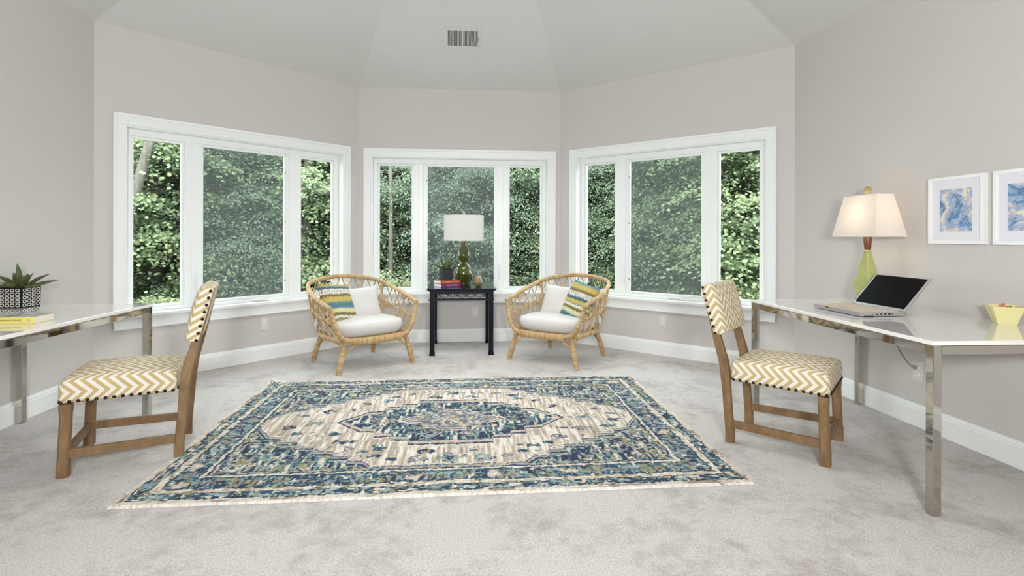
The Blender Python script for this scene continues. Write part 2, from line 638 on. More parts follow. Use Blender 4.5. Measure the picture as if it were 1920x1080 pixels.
def pillow_mb(w, h, t, n=26, wr=0.0, seed=0):
    mb = MB()
    rnd = np.random.RandomState(seed)
    ph = rnd.rand(6) * 6.28
    for sgn in (1, -1):
        V, F, U = [], [], []
        for i in range(n + 1):
            for j in range(n + 1):
                a, b = -1 + 2 * i / n, -1 + 2 * j / n
                th = (max(0, 1 - a ** 4) * max(0, 1 - b ** 4)) ** 0.62
                th *= 0.82 + 0.18 * (1 - a * a * 0.5 - b * b * 0.5)
                k = 1 - 0.055 * (1 - b * b) * abs(a) ** 3
                k2 = 1 - 0.055 * (1 - a * a) * abs(b) ** 3
                y = sgn * t / 2 * th + wr * math.sin(5 * a + ph[0]) * math.sin(4 * b + ph[1]) * th
                V.append((a * w / 2 * k, y, b * h / 2 * k2))
        for i in range(n):
            for j in range(n):
                q = [i * (n + 1) + j, (i + 1) * (n + 1) + j, (i + 1) * (n + 1) + j + 1, i * (n + 1) + j + 1]
                if sgn > 0:
                    q = q[::-1]
                F.append(q)
                U.append([((k // (n + 1)) / n, (k % (n + 1)) / n) for k in q])
        mb.add(V, F, U, True)
    return mb


def catmull(pts, per=8):
    P = [Vector(p) for p in pts]
    P = [2 * P[0] - P[1]] + P + [2 * P[-1] - P[-2]]
    out = []
    for i in range(1, len(P) - 2):
        a, b, c, d = P[i - 1:i + 3]
        for k in range(per):
            t = k / per
            out.append(0.5 * ((2 * b) + (c - a) * t + (2 * a - 5 * b + 4 * c - d) * t * t + (3 * b - a - 3 * c + d) * t ** 3))
    out.append(P[-2])
    return out


def tag(o, label=None, cat=None, group=None, kind=None):
    for k, v in (('label', label), ('category', cat), ('group', group), ('kind', kind)):
        if v:
            o[k] = v
    return o


def empty(name, loc=(0, 0, 0), rz=0.0, label=None, cat=None, group=None, kind=None, parent=None):
    o = bpy.data.objects.new(name, None)
    o.empty_display_size = 0.05
    COL.objects.link(o)
    o.location = loc
    o.rotation_euler = (0, 0, rz)
    if parent:
        o.parent = parent
    return tag(o, label, cat, group, kind)


def text_mesh(body, size, name, mat, parent, mtx, depth=0.0004, sx=1.0):
    cu = bpy.data.curves.new('lettering_curve', 'FONT')
    cu.body = body
    cu.size = size
    cu.align_x = 'CENTER'
    cu.align_y = 'CENTER'
    cu.extrude = depth
    to = bpy.data.objects.new('lettering_tmp', cu)
    COL.objects.link(to)
    dg = bpy.context.evaluated_depsgraph_get()
    me = bpy.data.meshes.new_from_object(to.evaluated_get(dg))
    bpy.data.objects.remove(to)
    me.transform(Matrix.Diagonal((sx, 1, 1, 1)))
    me.transform(mtx)
    me.materials.clear()
    me.materials.append(mat)
    o = bpy.data.objects.new(name, me)
    COL.objects.link(o)
    o.parent = parent
    return o


def copy_tree(o, parent=None):
    c = o.copy()
    COL.objects.link(c)
    c.parent = parent
    for ch in list(o.children):
        copy_tree(ch, c)
    return c


# ------------------------------------------------------------------ the room
S = math.sqrt(0.5)
ZC = 2.789
PB = (-2.7379, 4.3806)
PC = (-1.0779, 6.0405)
PD = (1.1460, 6.0405)
PE = (2.8386, 4.3480)
YB = -5.2
PA = (PB[0], YB)
PF = (PE[0], YB)
WT = 0.16


def offset_poly(P, d):
    """outer corners of an open chain of wall faces (mitred)"""
    out = []
    for i, p in enumerate(P):
        ns = []
        for a, b in ((i - 1, i), (i, i + 1)):
            if 0 <= a and b < len(P):
                t = (Vector(P[b]) - Vector(P[a])).normalized()
                ns.append(Vector((-t.y, t.x)))
        if len(ns) == 1:
            out.append(Vector(p) + ns[0] * d)
        else:
            m = (ns[0] + ns[1]).normalized()
            out.append(Vector(p) + m * (d / m.dot(ns[0])))
    return out


CH = [PA, PB, PC, PD, PE, PF]
OUT = offset_poly(CH, WT)
HOLE = (0.975, 0.535, 2.035)   # half width, bottom, top


def wall(name, i, hole=False, top=ZC + 0.02):
    a, b = Vector(CH[i]), Vector(CH[i + 1])
    oa, ob = OUT[i], OUT[i + 1]
    mb = MB()
    if not hole:
        q = [a, b, ob, oa]
        mb.prism([(*p, 0) for p in q], [(*p, top) for p in q])
    else:
        mid = (a + b) / 2
        t = (b - a).normalized()
        n = Vector((-t.y, t.x))
        hw, hz0, hz1 = HOLE
        ia, ib = mid - t * hw, mid + t * hw
        ja, jb = ia + n * WT, ib + n * WT
        for q, z0, z1 in (([a, ia, ja, oa], 0, top), ([ib, b, ob, jb], 0, top), ([ia, ib, jb, ja], 0, hz0), ([ia, ib, jb, ja], hz1, top)):
            mb.prism([(*p, z0) for p in q], [(*p, z1) for p in q])
    return tag(mb.build(name, MAT['wall']), kind='structure')


wall('wall_left', 0)
wall('wall_front_left', 1, True)
wall('wall_front', 2, True)
wall('wall_front_right', 3, True)
wall('wall_right', 4)
APEX = (0.05, 3.25)
ZR = 4.184
mb = MB()
gx = APEX[0]
q = [(PA[0] - WT, 0), (PF[0] + WT, 0), (PF[0] + WT, ZC), (gx, ZR + 0.05), (PA[0] - WT, ZC)]
mb.prism([(x, YB, z) for x, z in q], [(x, YB - WT, z) for x, z in q])
tag(mb.build('wall_back', MAT['wall']), kind='structure')

mb = MB()
V = [(*PA, ZC), (*PB, ZC), (*PC, ZC), (*PD, ZC), (*PE, ZC), (*PF, ZC), (*APEX, ZR), (APEX[0], YB, ZR)]
F = [(1, 0, 7, 6), (2, 1, 6), (3, 2, 6), (4, 3, 6), (5, 4, 6, 7)]
T = 0.12
V2 = [(x, y, z + T) for x, y, z in V]
n = len(V)
mb.add(V + V2, F + [tuple(n + k for k in reversed(f)) for f in F] +
       [(0, 1, n + 1, n), (1, 2, n + 2, n + 1), (2, 3, n + 3, n + 2), (3, 4, n + 4, n + 3), (4, 5, n + 5, n + 4), (5, 7, n + 7, n + 5), (7, 0, n, n + 7)])
tag(mb.build('ceiling', MAT['ceil']), kind='structure')

mb = MB()
q = [(PA[0] - WT, YB - WT), (PF[0] + WT, YB - WT), OUT[4], OUT[3], OUT[2], OUT[1]]
mb.prism([(p[0], p[1], -0.12) for p in q], [(p[0], p[1], 0) for p in q])
tag(mb.build('floor', MAT['carpet']), kind='structure')


# baseboards: a moulded profile swept along each wall face
def baseboard(name, a, b, ext=0.0):
    a, b = Vector(a), Vector(b)
    t = (b - a).normalized()
    n = Vector((t.y, -t.x))          # into the room
    prof = [(0, 0), (0.016, 0), (0.016, 0.105), (0.013, 0.111), (0.013, 0.117), (0.008, 0.130), (0.006, 0.137), (0, 0.137)]
    ang = 0.414 if ext == 0 else ext
    ra = [(*(a + t * (d * ang) + n * d), z) for d, z in prof]
    rb = [(*(b - t * (d * ang) + n * d), z) for d, z in prof]
    mb = MB()
    mb.loft([ra, rb], smooth=False)
    return tag(mb.build(name, MAT['trim']), kind='structure')


baseboard('baseboard_left', PA, PB)
baseboard('baseboard_front_left', PB, PC)
baseboard('baseboard_front', PC, PD)
baseboard('baseboard_front_right', PD, PE)
baseboard('baseboard_right', PE, PF)


# ------------------------------------------------------------------ windows (local: x along the wall, y outward, z up)
def window(name, mid, rz, lever_side, clip_side):
    root = empty(name, (mid[0], mid[1], 0), rz, kind='structure')
    # casing with a raised back band
    mb = MB()
    for z0, z1, x0, x1 in ((2.03, 2.122, -1.057, 1.057),):
        mb.box(x0, x1, -0.018, 0, z0, z1)
        mb.box(x0 - 0.0, x1 + 0.0, -0.028, -0.018, z1 - 0.022, z1)
        mb.box(-0.965, 0.965, -0.022, -0.018, z0, z0 + 0.012)
    for sx in (-1, 1):
        a, b = sorted((sx * 0.967, sx * 1.057))
        mb.box(a, b, -0.018, 0, 0.546, 2.03)
        a, b = sorted((sx * 1.035, sx * 1.057))
        mb.box(a, b, -0.028, -0.018, 0.546, 2.10)
        a, b = sorted((sx * 0.967, sx * 0.979))
        mb.box(a, b, -0.022, -0.018, 0.546, 2.03)
    mb.build('casing', MAT['trim'], root, bevel=0.003)
    mb = MB()
    for sx in (-1, 1):
        a, b = sorted((sx * 0.962, sx * 0.9745))
        mb.box(a, b, 0.0, 0.15, 0.547, 2.034)
    mb.box(-0.962, 0.962, 0.0, 0.15, 2.022, 2.034)
    mb.build('jamb', MAT['trim'], root)
    mb = MB()
    mb.box(-0.974, 0.974, 0.0, 0.15, 0.5355, 0.547)
    mb.box(-1.085, 1.085, -0.045, 0.0, 0.520, 0.547)
    mb.build('sill', MAT['trim'], root, bevel=0.008, seg=3)
    mb = MB()
    q = [(-1.057, 0.52), (1.057, 0.52), (1.045, 0.427), (-1.045, 0.427)]
    mb.prism([(x, -0.0001, z) for x, z in q], [(x, -0.018, z) for x, z in q])
    mb.box(-1.05, 1.05, -0.024, -0.018, 0.43, 0.44)
    mb.build('apron', MAT['trim'], root, bevel=0.002)
    # vinyl frame
    mb = MB()
    y0, y1 = 0.062, 0.103
    g0, g1 = 0.600, 1.945
    mb.box(-0.961, 0.961, y0, y1, g1 + 0.022, 2.0215)
    mb.box(-0.961, 0.961, y0, y1, 0.5475, g0 - 0.022)
    for sx in (-1, 1):
        for x0, x1 in ((0.918, 0.961), (0.416, 0.527)):
            a, b = sorted((sx * x0, sx * x1))
            mb.box(a, b, y0, y1, g0 - 0.022, g1 + 0.022)
    # fine raised joint line on the mullions
    for sx in (-1, 1):
        a, b = sorted((sx * 0.470, sx * 0.474))
        mb.box(a, b, y0 - 0.004, y0, g0 - 0.022, g1 + 0.022)
    mb.build('frame', MAT['vinyl'], root, bevel=0.002)

    def ring(x0, x1, z0, z1, w, ya, yb):
        m = MB()
        m.box(x0, x1, ya, yb, z0, z0 + w)
        m.box(x0, x1, ya, yb, z1 - w, z1)
        m.box(x0, x0 + w, ya, yb, z0 + w, z1 - w)
        m.box(x1 - w, x1, ya, yb, z0 + w, z1 - w)
        return m
    ring(-0.415, 0.415, g0 - 0.0215, g1 + 0.0215, 0.0225, 0.070, 0.1035).build('sash', MAT['vinyl'], root, bevel=0.002)
    m = MB()
    for sx in (-1, 1):
        a, b = sorted((sx * 0.393, sx * 0.3715))
        m.box(a, b, 0.080, 0.1035, g0 + 0.001, g1 - 0.001)
    m.build('sash_stop', MAT['vinyl'], root, bevel=0.002)
    for sx in (-1, 1):
        a, b = sorted((sx * 0.5275, sx * 0.9175))
        ring(a, b, g0 - 0.0215, g1 + 0.0215, 0.0213, 0.078, 0.1035).build('glazing_stop', MAT['vinyl'], root, bevel=0.002)
    e = 0.004
    for x0, x1 in ((-0.896, -0.549), (-0.3715, 0.3715), (0.549, 0.896)):
        m = MB()
        m.box(x0 - e, x1 + e, 0.104, 0.108, g0 - e, g1 + e)
        m.build('glass_pane', MAT['glass'], root)
    m = MB()
    m.box(-0.3715, 0.3715, 0.0925, 0.0930, g0, g1)
    m.build('insect_screen', MAT['insect'], root)
    # folding crank handle on the bottom rail
    m = MB()
    m.box(0.06, 0.20, 0.045, 0.062, 0.552, 0.572)
    m.tube([(0.065, 0.040, 0.566), (0.13, 0.036, 0.574), (0.175, 0.038, 0.572), (0.195, 0.04, 0.560)], 0.007, 8)
    m.build('crank_handle', MAT['vinyl'], root, bevel=0.004)
    # casement lock lever on one mullion
    m = MB()
    x = lever_side * 0.435
    m.box(x - 0.010, x + 0.010, 0.050, 0.062, 0.68, 0.86)
    m.tube([(x, 0.046, 0.70), (x, 0.034, 0.76), (x, 0.036, 0.84)], [0.006, 0.008, 0.006], 8)
    m.build('lock_lever', MAT['vinyl'], root, bevel=0.003)
    # hinge pins on the screen edge
    m = MB()
    for z in (0.72, 1.30, 1.78):
        m.box(clip_side * 0.380 - 0.004, clip_side * 0.380 + 0.004, 0.076, 0.080, z, z + 0.012)
    m.build('screen_clip', MAT['dark'], root)
    if lever_side < 0 and rz < 0:
        m = MB()
        m.box(-0.345, -0.315, 0.0695, 0.0699, 0.583, 0.589)
        m.box(-0.30, -0.25, 0.0695, 0.0699, 0.5845, 0.5865)
        m.box(-0.235, -0.222, 0.0695, 0.0699, 0.584, 0.588)
        m.build('printed_mark', MAT['grey_mark'], root)
    return root


def midp(a, b):
    return ((a[0] + b[0]) / 2, (a[1] + b[1]) / 2)


window('window_1', midp(PB, PC), R(45), -1, 1)
window('window_2', midp(PC, PD), 0.0, 1, -1)
window('window_3', midp(PD, PE), R(-45), -1, -1)


# ------------------------------------------------------------------ outlets
def outlet(mid, rz, x, z, label):
    """x along the wall from its middle"""
    c, s = math.cos(rz), math.sin(rz)
    root = empty('power_outlet', (mid[0] + c * x, mid[1] + s * x, z), rz, label, 'outlet', 'duplex power outlets low on the walls')
    m = MB()
    m.box(-0.038, 0.038, -0.007, -0.0002, -0.062, 0.062)
    m.build('cover_plate', MAT['plate'], root, bevel=0.003)
    for dz in (-0.021, 0.021):
        m = MB()
        m.lathe([(0.0175, 0), (0.0175, 0.004), (0.016, 0.005)], 20, Matrix.Translation((0, -0.0065, dz)) @ Matrix.Rotation(PI / 2, 4, 'X'))
        f = m.build('receptacle', MAT['outlet'], root)
        m = MB()
        for dx in (-0.006, 0.006):
            m.box(dx - 0.0012, dx + 0.0012, -0.0121, -0.0114, dz + 0.000, dz + 0.009)
        m.lathe([(0.0028, 0), (0.0028, 0.0008)], 10, Matrix.Translation((0, -0.0113, dz - 0.008)) @ Matrix.Rotation(PI / 2, 4, 'X'))
        m.build('slot', MAT['dark'], f)
    return root


outlet(midp(PB, PC), R(45), 0.13, 0.338, 'pale duplex outlet on the angled wall under the left window')
outlet(midp(PC, PD), 0, 0.155, 0.335, 'pale duplex outlet behind the navy side table under the middle window')
outlet(midp(PD, PE), R(-45), 0.03, 0.335, 'pale duplex outlet on the angled wall under the right window')
outlet((PE[0], 3.107), R(-90), 0.0, 0.342, 'pale duplex outlet with a cord plugged in beneath the right desk')

# ------------------------------------------------------------------ ceiling vent on the sloped front ceiling
root = empty('air_vent', (0, 0, 0), 0, 'white rectangular register with dark slats set in the sloping ceiling', 'vent')
cy = 5.378
Nn = Vector((0, -1, -2)).normalized()         # into the room
xa = Vector((1, 0, 0))
ya = Vector((0, -2, 1)).normalized()          # up the slope
cz = ZC + 0.5 * (PC[1] - cy)
cxv = atx = 0.0
MV = Matrix(((xa.x, ya.x, -Nn.x, 0.040), (xa.y, ya.y, -Nn.y, cy), (xa.z, ya.z, -Nn.z, cz), (0, 0, 0, 1)))
root.matrix_world = MV
# local: x right, y up slope, z out of room (so room side is -z)
m = MB()
fx, fy, ox, oy = 0.183, 0.140, 0.150, 0.100
m.box(-fx, fx, oy, fy, -0.008, -0.0005)
m.box(-fx, fx, -fy, -oy, -0.008, -0.0005)
m.box(-fx, -ox, -oy, oy, -0.008, -0.0005)
m.box(ox, fx, -oy, oy, -0.008, -0.0005)
m.build('frame', MAT['ceil'], root, bevel=0.003)
m = MB()
m.box(-ox, ox, -oy, oy, -0.002, -0.0005)
m.build('backing', MAT['ventdark'], root)
m = MB()
for k in range(22):
    x = -ox + 0.006 + k * (2 * ox - 0.012) / 21.0
    m.box(x - 0.0028, x + 0.0028, -oy, oy, -0.0075, -0.0025)
m.box(-0.008, 0.008, -oy, oy, -0.0078, -0.002)
m.build('louver', MAT['ceil'], root)
m = MB()
m.box(ox + 0.006, ox + 0.010, -0.03, 0.03, -0.016, -0.008)
m.build('damper_lever', MAT['dark'], root)


# ------------------------------------------------------------------ desks
def desk(loc, rz, label):
    root = empty('desk', (*loc, 0), rz, label, 'desk', 'white-topped chrome desks')
    hx, hy, lg = 0.395, 0.755, 0.038
    m = MB()
    m.box(-hx, hx, -hy, hy, 0.716, 0.735)
    m.build('tabletop', MAT['gloss_white'], root, bevel=0.0015)
    for sx in (-1, 1):
        for sy in (-1, 1):
            m = MB()
            x0, x1 = sorted((sx * (hx - 0.002), sx * (hx - 0.002 - lg)))
            y0, y1 = sorted((sy * (hy - 0.002), sy * (hy - 0.002 - lg)))
            m.box(x0, x1, y0, y1, 0.0, 0.7155)
            m.build('leg', MAT['chrome'], root, bevel=0.002)
    for sx in (-1, 1):
        m = MB()
        x0, x1 = sorted((sx * (hx - 0.002), sx * (hx - 0.002 - lg)))
        m.box(x0, x1, -hy + 0.002 + lg, hy - 0.002 - lg, 0.677, 0.7135)
        m.build('apron_rail', MAT['chrome'], root, bevel=0.002)
    for sy in (-1, 1):
        m = MB()
        y0, y1 = sorted((sy * (hy - 0.002), sy * (hy - 0.002 - lg)))
        m.box(-hx + 0.002 + lg, hx - 0.002 - lg, y0, y1, 0.677, 0.7135)
        m.build('apron_rail', MAT['chrome'], root, bevel=0.002)
    return root


a = R(-2.0)
fr_near, fr_far = Vector((1.977, 2.088)), Vector((2.030, 3.599))
c = (fr_near + fr_far) / 2 + Vector((math.cos(a), math.sin(a))) * 0.395
desk(c, a, 'glossy white desk with chrome legs holding the laptop, against the right wall')
a = R(1.1)
fr_far = Vector((-1.930, 3.668))
along = Vector((math.sin(-a), -math.cos(a)))
c = fr_far + Vector((-0.029, -1.51)) / 2 + Vector((-math.cos(R(-1.1)), math.sin(R(-1.1)))) * 0.395
desk(c, R(-1.1), 'glossy white desk with chrome legs holding the yellow book, against the left wall')


# ------------------------------------------------------------------ dining chairs (local: front = -y, x sideways)
NAIL_ME = {}


def nail(parent, p, nrm, r=0.0085):
    if r not in NAIL_ME:
        o = MB().lathe([(r, 0), (r * 0.92, r * 0.32), (r * 0.6, r * 0.62), (0.0005, r * 0.75)], 10).build('nailhead', MAT['nail'])
        NAIL_ME[r] = o.data
        bpy.data.objects.remove(o)
    o = bpy.data.objects.new('nailhead', NAIL_ME[r])
    COL.objects.link(o)
    o.parent = parent
    o.location = p
    o.rotation_euler = Vector(nrm).to_track_quat('Z', 'Y').to_euler()


def dining_chair(loc, rz, label, fabric):
    root = empty('dining_chair', (*loc, 0), rz, label, 'chair', 'chevron dining chairs at the desks')
    # seat: roundbox built with x = depth, then turned so depth runs along -y
    hx, hy = 0.246, 0.224
    KT = 1.054
    mb = roundbox(hx, hy, 0.352, 0.464, 0.026, n=(22, 22, 8), dome=0.024, taper=lambda x: KT * (1.0 + 0.06 * x / hx))
    rot = Matrix.Rotation(-PI / 2, 4, 'Z')     # +x (front) -> -y
    mb.v = [tuple(rot @ Vector(p) + Vector((0, -0.010, 0))) for p in mb.v]
    seat = mb.build('seat', fabric, root, weld=True)
    for k in range(14):
        y = 0.228 - k * 0.462 / 13
        wx = hy * KT * (1.0 - 0.06 * y / hx)
        for sx in (-1, 1):
            nail(seat, (sx * (wx - 0.0005), y - 0.010, 0.365), (sx, 0, 0))
    for k in range(13):
        x = -0.210 + k * 0.42 / 12
        nail(seat, (x, -hx - 0.009, 0.365), (0, -1, 0))
        nail(seat, (x * 0.9, hx - 0.011, 0.365), (0, 1, 0))
    # front legs: square, chamfered, slight flare at the foot
    for sx in (-1, 1):
        cx = sx * 0.222

        def ring(z, w, ox=0, oy=0, ch=0.004):
            h = w / 2
            pts = [(-h + ch, -h), (h - ch, -h), (h, -h + ch), (h, h - ch), (h - ch, h), (-h + ch, h), (-h, h - ch), (-h, -h + ch)]
            return [(cx + ox + x, -0.226 + oy + y, z) for x, y in pts]
        m = MB()
        m.loft([ring(0.0, 0.049, sx * 0.003, -0.010), ring(0.07, 0.049, sx * 0.003, -0.009), ring(0.082, 0.047, sx * 0.003, -0.008, 0.009), ring(0.30, 0.047, 0, 0, 0.009),
                ring(0.318, 0.050), ring(0.3515, 0.050)], smooth=False)
        m.build('leg', MAT['wood'], root)
    # rear legs running up into the back posts
    Z = [(0.0, 0.243, 0.046), (0.07, 0.243, 0.046), (0.08, 0.245, 0.043), (0.30, 0.262, 0.044), (0.40, 0.270, 0.050), (0.455, 0.278, 0.051), (0.60, 0.318, 0.043), (0.75, 0.356, 0.036), (0.885, 0.392, 0.030)]
    for sx in (-1, 1):
        m = MB()
        rings = []
        for z, y, d in Z:
            w = 0.038
            xx = sx * 0.198
            ch = 0.004
            hw, hd = w / 2, d / 2
            pts = [(-hw + ch, -hd), (hw - ch, -hd), (hw, -hd + ch), (hw, hd - ch), (hw - ch, hd), (-hw + ch, hd), (-hw, hd - ch), (-hw, -hd + ch)]
            rings.append([(xx + px, y + py, z) for px, py in pts])
        m.loft(rings, smooth=False)
        m.build('leg', MAT['wood'], root)
    # stretchers
    for sx in (-1, 1):
        m = MB()
        xa, xb = sx * 0.222, sx * 0.198
        q0 = [(xa - 0.011, -0.21, 0.085), (xa + 0.011, -0.21, 0.085), (xa + 0.011, -0.21, 0.128), (xa - 0.011, -0.21, 0.128)]
        q1 = [(xb - 0.011, 0.235, 0.085), (xb + 0.011, 0.235, 0.085), (xb + 0.011, 0.235, 0.128), (xb - 0.011, 0.235, 0.128)]
        m.loft([q0, q1], smooth=False)
        m.build('side_stretcher', MAT['wood'], root, bevel=0.002)
    m = MB()
    m.box(-0.205, 0.205, -0.243, -0.221, 0.085, 0.128)
    m.build('front_stretcher', MAT['wood'], root, bevel=0.002)
    # upholstered back panel, tilted, wrapped over the posts
    hx2, hy2 = 0.150, 0.224            # half height, half width before the taper
    KB = 1.009
    mb = roundbox(hx2, hy2, -0.014, 0.048, 0.014, n=(20, 22, 6), dome=0.028, taper=lambda x: KB * (1 - 0.03 * x / hx2))
    th = math.atan2(0.392 - 0.318, 0.285)
    up = Vector((0, math.sin(th), math.cos(th)))
    fw = Vector((0, -math.cos(th), math.sin(th)))
    X = -up
    MT = Matrix(((X.x, 1, fw.x, 0), (X.y, 0, fw.y, 0.356), (X.z, 0, fw.z, 0.744), (0, 0, 0, 1)))
    mb.v = [tuple(MT @ Vector(p)) for p in mb.v]
    back = mb.build('backrest', fabric, root, weld=True)
    bm = bmesh.new()
    bm.from_mesh(back.data)
    bmesh.ops.recalc_face_normals(bm, faces=bm.faces)
    bm.to_mesh(back.data)
    bm.free()
    for k in range(8):
        u = -hx2 + 0.016 + k * (2 * hx2 - 0.032) / 7
        for sx in (-1, 1):
            nail(back, MT @ Vector((u, sx * (hy2 * KB * (1 - 0.03 * u / hx2) - 0.0005), 0.001)), (sx, 0, 0))
    for k in range(14):
        x = (-hy2 + 0.02 + k * (2 * hy2 - 0.04) / 13) * KB * 0.97
        nail(back, MT @ Vector((hx2 - 0.001, x, 0.012)), MT.to_3x3() @ Vector((1, 0, 0)), 0.006)
    return root


dining_chair((-1.750, 3.110), R(-70.6), 'chevron dining chair with oak legs turned toward the left desk', MAT['chevron_a'])
dining_chair((1.860, 2.936), R(46.3), 'chevron dining chair with oak legs turned toward the right desk', MAT['chevron_b'])


# ------------------------------------------------------------------ rattan armchairs (local: x sideways, front = -y)
def armchair(loc, rz, label):
    root = empty('rattan_armchair', (*loc, 0), rz, label, 'armchair', 'rattan armchairs beside the navy table')
    rimk = [(-0.418, -0.297, 0.556), (-0.424, 0.051, 0.640), (-0.333, 0.346, 0.729), (0, 0.373 + 0.045, 0.773), (0.333, 0.346, 0.729), (0.424, 0.051, 0.640), (0.418, -0.297, 0.556)]
    rim = catmull(rimk, 10)
    m = MB()
    m.tube(rim, 0.0205, 12, flat=(1.0, 0.95))
    for sx in (-1, 1):
        m.lathe([(0.0215 * math.cos(a), 0.0215 * math.sin(a)) for a in (R(-89 + 178 * k / 8) for k in range(9))], 12, Matrix.Translation((sx * 0.418, -0.297, 0.557)))
    # front posts curving into the front rail
    post = [(-0.418, -0.292, 0.560), (-0.398, -0.306, 0.47), (-0.366, -0.318, 0.375), (-0.325, -0.328, 0.308), (-0.27, -0.336, 0.279), (-0.15, -0.345, 0.268), (0, -0.35, 0.266)]
    full = post + [(-x, y, z) for x, y, z in reversed(post[:-1])]
    m.tube(catmull(full, 6), 0.0195, 12)
    m.build('rim_frame', MAT['rattan'], root)
    m = MB()
    m.tube(catmull([(-0.24, -0.345, 0.266), (-0.1, -0.352, 0.262), (0.1, -0.352, 0.262), (0.24, -0.345, 0.266)], 6), 0.021, 12, flat=(1.5, 0.85), up=(0, 0, 1))
    m.build('front_rail', MAT['rattan'], root)
    seatk = [(-0.315, -0.31, 0.272), (-0.335, -0.12, 0.272), (-0.325, 0.12, 0.272), (-0.235, 0.29, 0.272), (0, 0.355, 0.272), (0.235, 0.29, 0.272), (0.325, 0.12, 0.272), (0.335, -0.12, 0.272), (0.315, -0.31, 0.272)]
    ring = catmull(seatk, 8)
    m = MB()
    m.tube(ring, 0.018, 10, flat=(1.35, 0.9), up=(0, 0, 1))
    # hidden cross canes under the cushion
    for y in (-0.2, 0.0, 0.2):
        w = 0.31 if y < 0.1 else 0.27
        m.tube([(-w, y, 0.272), (w, y, 0.272)], 0.009, 8)
    m.build('seat_frame', MAT['rattan'], root)

    def on(curve, s):
        s = max(0.0, min(1.0, s)) * (len(curve) - 1)
        i = min(int(s), len(curve) - 2)
        return curve[i].lerp(curve[i + 1], s - i)

    def surf(s, t):
        a = on(ring, s)
        b = on(rim, s)
        p = a.lerp(b, t)
        # belly outward a little
        out = Vector((p.x, p.y, 0)).normalized() if Vector((p.x, p.y, 0)).length > 1e-6 else Vector()
        return p + out * 0.018 * math.sin(PI * t)
    TM = 0.52
    m = MB()
    for dt, rr in ((0.0, 0.0065), (0.05, 0.0065)):
        m.tube([surf(k / 48, TM + dt - 0.06 * math.cos(PI * 2 * k / 48)) for k in range(0, 49)], rr, 7)
    m.build('middle_ring', MAT['cane'], root)
    m = MB()
    N = 17
    d = 1.0 / N
    for i in range(N):
        s0 = (i + 0.5) * d
        for sg in (-1, 1):
            pts = []
            for k in range(13):
                t = 1.0 - k / 12 * 0.985
                if t > TM:
                    w = (1 - t) / (1 - TM)
                    sh = 0.12 + 0.88 * (3 * w * w - 2 * w ** 3) * 0.95
                else:
                    w = (TM - t) / TM
                    sh = 0.95 - 0.80 * (3 * w * w - 2 * w ** 3)
                s_ = s0 + sg * d * sh * 0.92
                if 0.004 < s_ < 0.996:
                    p = surf(s_, t)
                    rad = Vector((p.x, p.y, 0)).normalized()
                    pts.append(p + rad * 0.0045 * sg)
            if len(pts) > 3:
                m.tube(pts, 0.0056, 6)
    m.build('lattice', MAT['cane'], root)
    # rear uprights tying the rim to the seat
    for s_ in (0.29, 0.71):
        m = MB()
        m.tube([surf(s_, t) for t in (0.0, 0.3, 0.6, 0.85, 0.98)], [0.010, 0.010, 0.010, 0.012, 0.017], 8)
        m.build('back_upright', MAT['rattan'], root)
    # legs with curved braces
    for sx in (-1, 1):
        for top, foot, brs in (((sx * 0.292, -0.318, 0.270), (sx * 0.360, -0.336, 0.0), ((sx * 0.15, -0.343, 0.252), (sx * 0.325, -0.20, 0.262))),
                               ((sx * 0.262, 0.245, 0.270), (sx * 0.306, 0.334, 0.0), ((sx * 0.12, 0.318, 0.268), (sx * 0.325, 0.10, 0.268)))):
            m = MB()
            tv, fv = Vector(top), Vector(foot)
            m.tube([tv.lerp(fv, k / 6) for k in range(7)], [0.017, 0.018, 0.020, 0.0235, 0.0235, 0.0225, 0.0205], 12)
            lg = m.build('leg', MAT['rattan'], root)
            for bt in brs:
                bv = Vector(bt)
                st = tv.lerp(fv, 0.50)
                ctl = Vector((bv.x * 0.35 + tv.x * 0.65, bv.y * 0.35 + tv.y * 0.65, 0.235))
                m2 = MB()
                pts = [st.lerp(ctl, t).lerp(ctl.lerp(bv, t), t) for t in (k / 8 for k in range(9))]
                m2.tube(pts, 0.0095, 8)
                m2.build('brace', MAT['cane'], lg)
    # white seat cushion
    m = MB()
    nA = 48
    outl = []
    for k in range(nA):
        th = 2 * PI * k / nA
        c, s_ = math.cos(th), math.sin(th)
        ex = 2.0 / (4.2 if s_ < 0 else 2.9)
        outl.append((0.330 * math.copysign(abs(c) ** ex, c), (0.330 if s_ < 0 else 0.325) * math.copysign(abs(s_) ** ex, s_)))
    prof = [(0.0, 0.292), (0.55, 0.292), (0.86, 0.292), (0.925, 0.298), (0.965, 0.318), (0.990, 0.345), (1.0, 0.368), (0.992, 0.388), (0.965, 0.402), (0.90, 0.411), (0.6, 0.417), (0.3, 0.419), (0.0, 0.419)]
    rings = [[(x * max(k, 0.002), y * max(k, 0.002) + 0.0, z) for x, y in outl] for k, z in prof]
    m.loft(rings, caps=False)
    cush = m.build('seat_cushion', MAT['fabric_white'], root)
    # a white tie knotted around the middle ring on both sides
    for sx in (-1, 1):
        m = MB()
        p = surf(0.17 if sx < 0 else 0.83, 0.40)
        rad = Vector((p.x, p.y, 0)).normalized()
        p = p + rad * 0.022
        m.tube([p + Vector((0, 0, 0.02)), p + Vector((0.004, 0.003, 0)), p + rad * 0.005 + Vector((0, 0, -0.03)), p + rad * 0.006 + Vector((0.0, 0.004, -0.055))],
               [0.006, 0.012, 0.015, 0.007], 8)
        m.build('tie', MAT['fabric_white'], cush)
    return root


CL = Vector((-0.899, 5.135))
aL = R(36.2)
CR = Vector((0.9815, 5.163))
aR = R(-40.3)
armchair(CL, aL, 'rattan armchair with white cushion standing left of the navy side table')
armchair(CR, aR, 'rattan armchair with white cushion standing right of the navy side table')


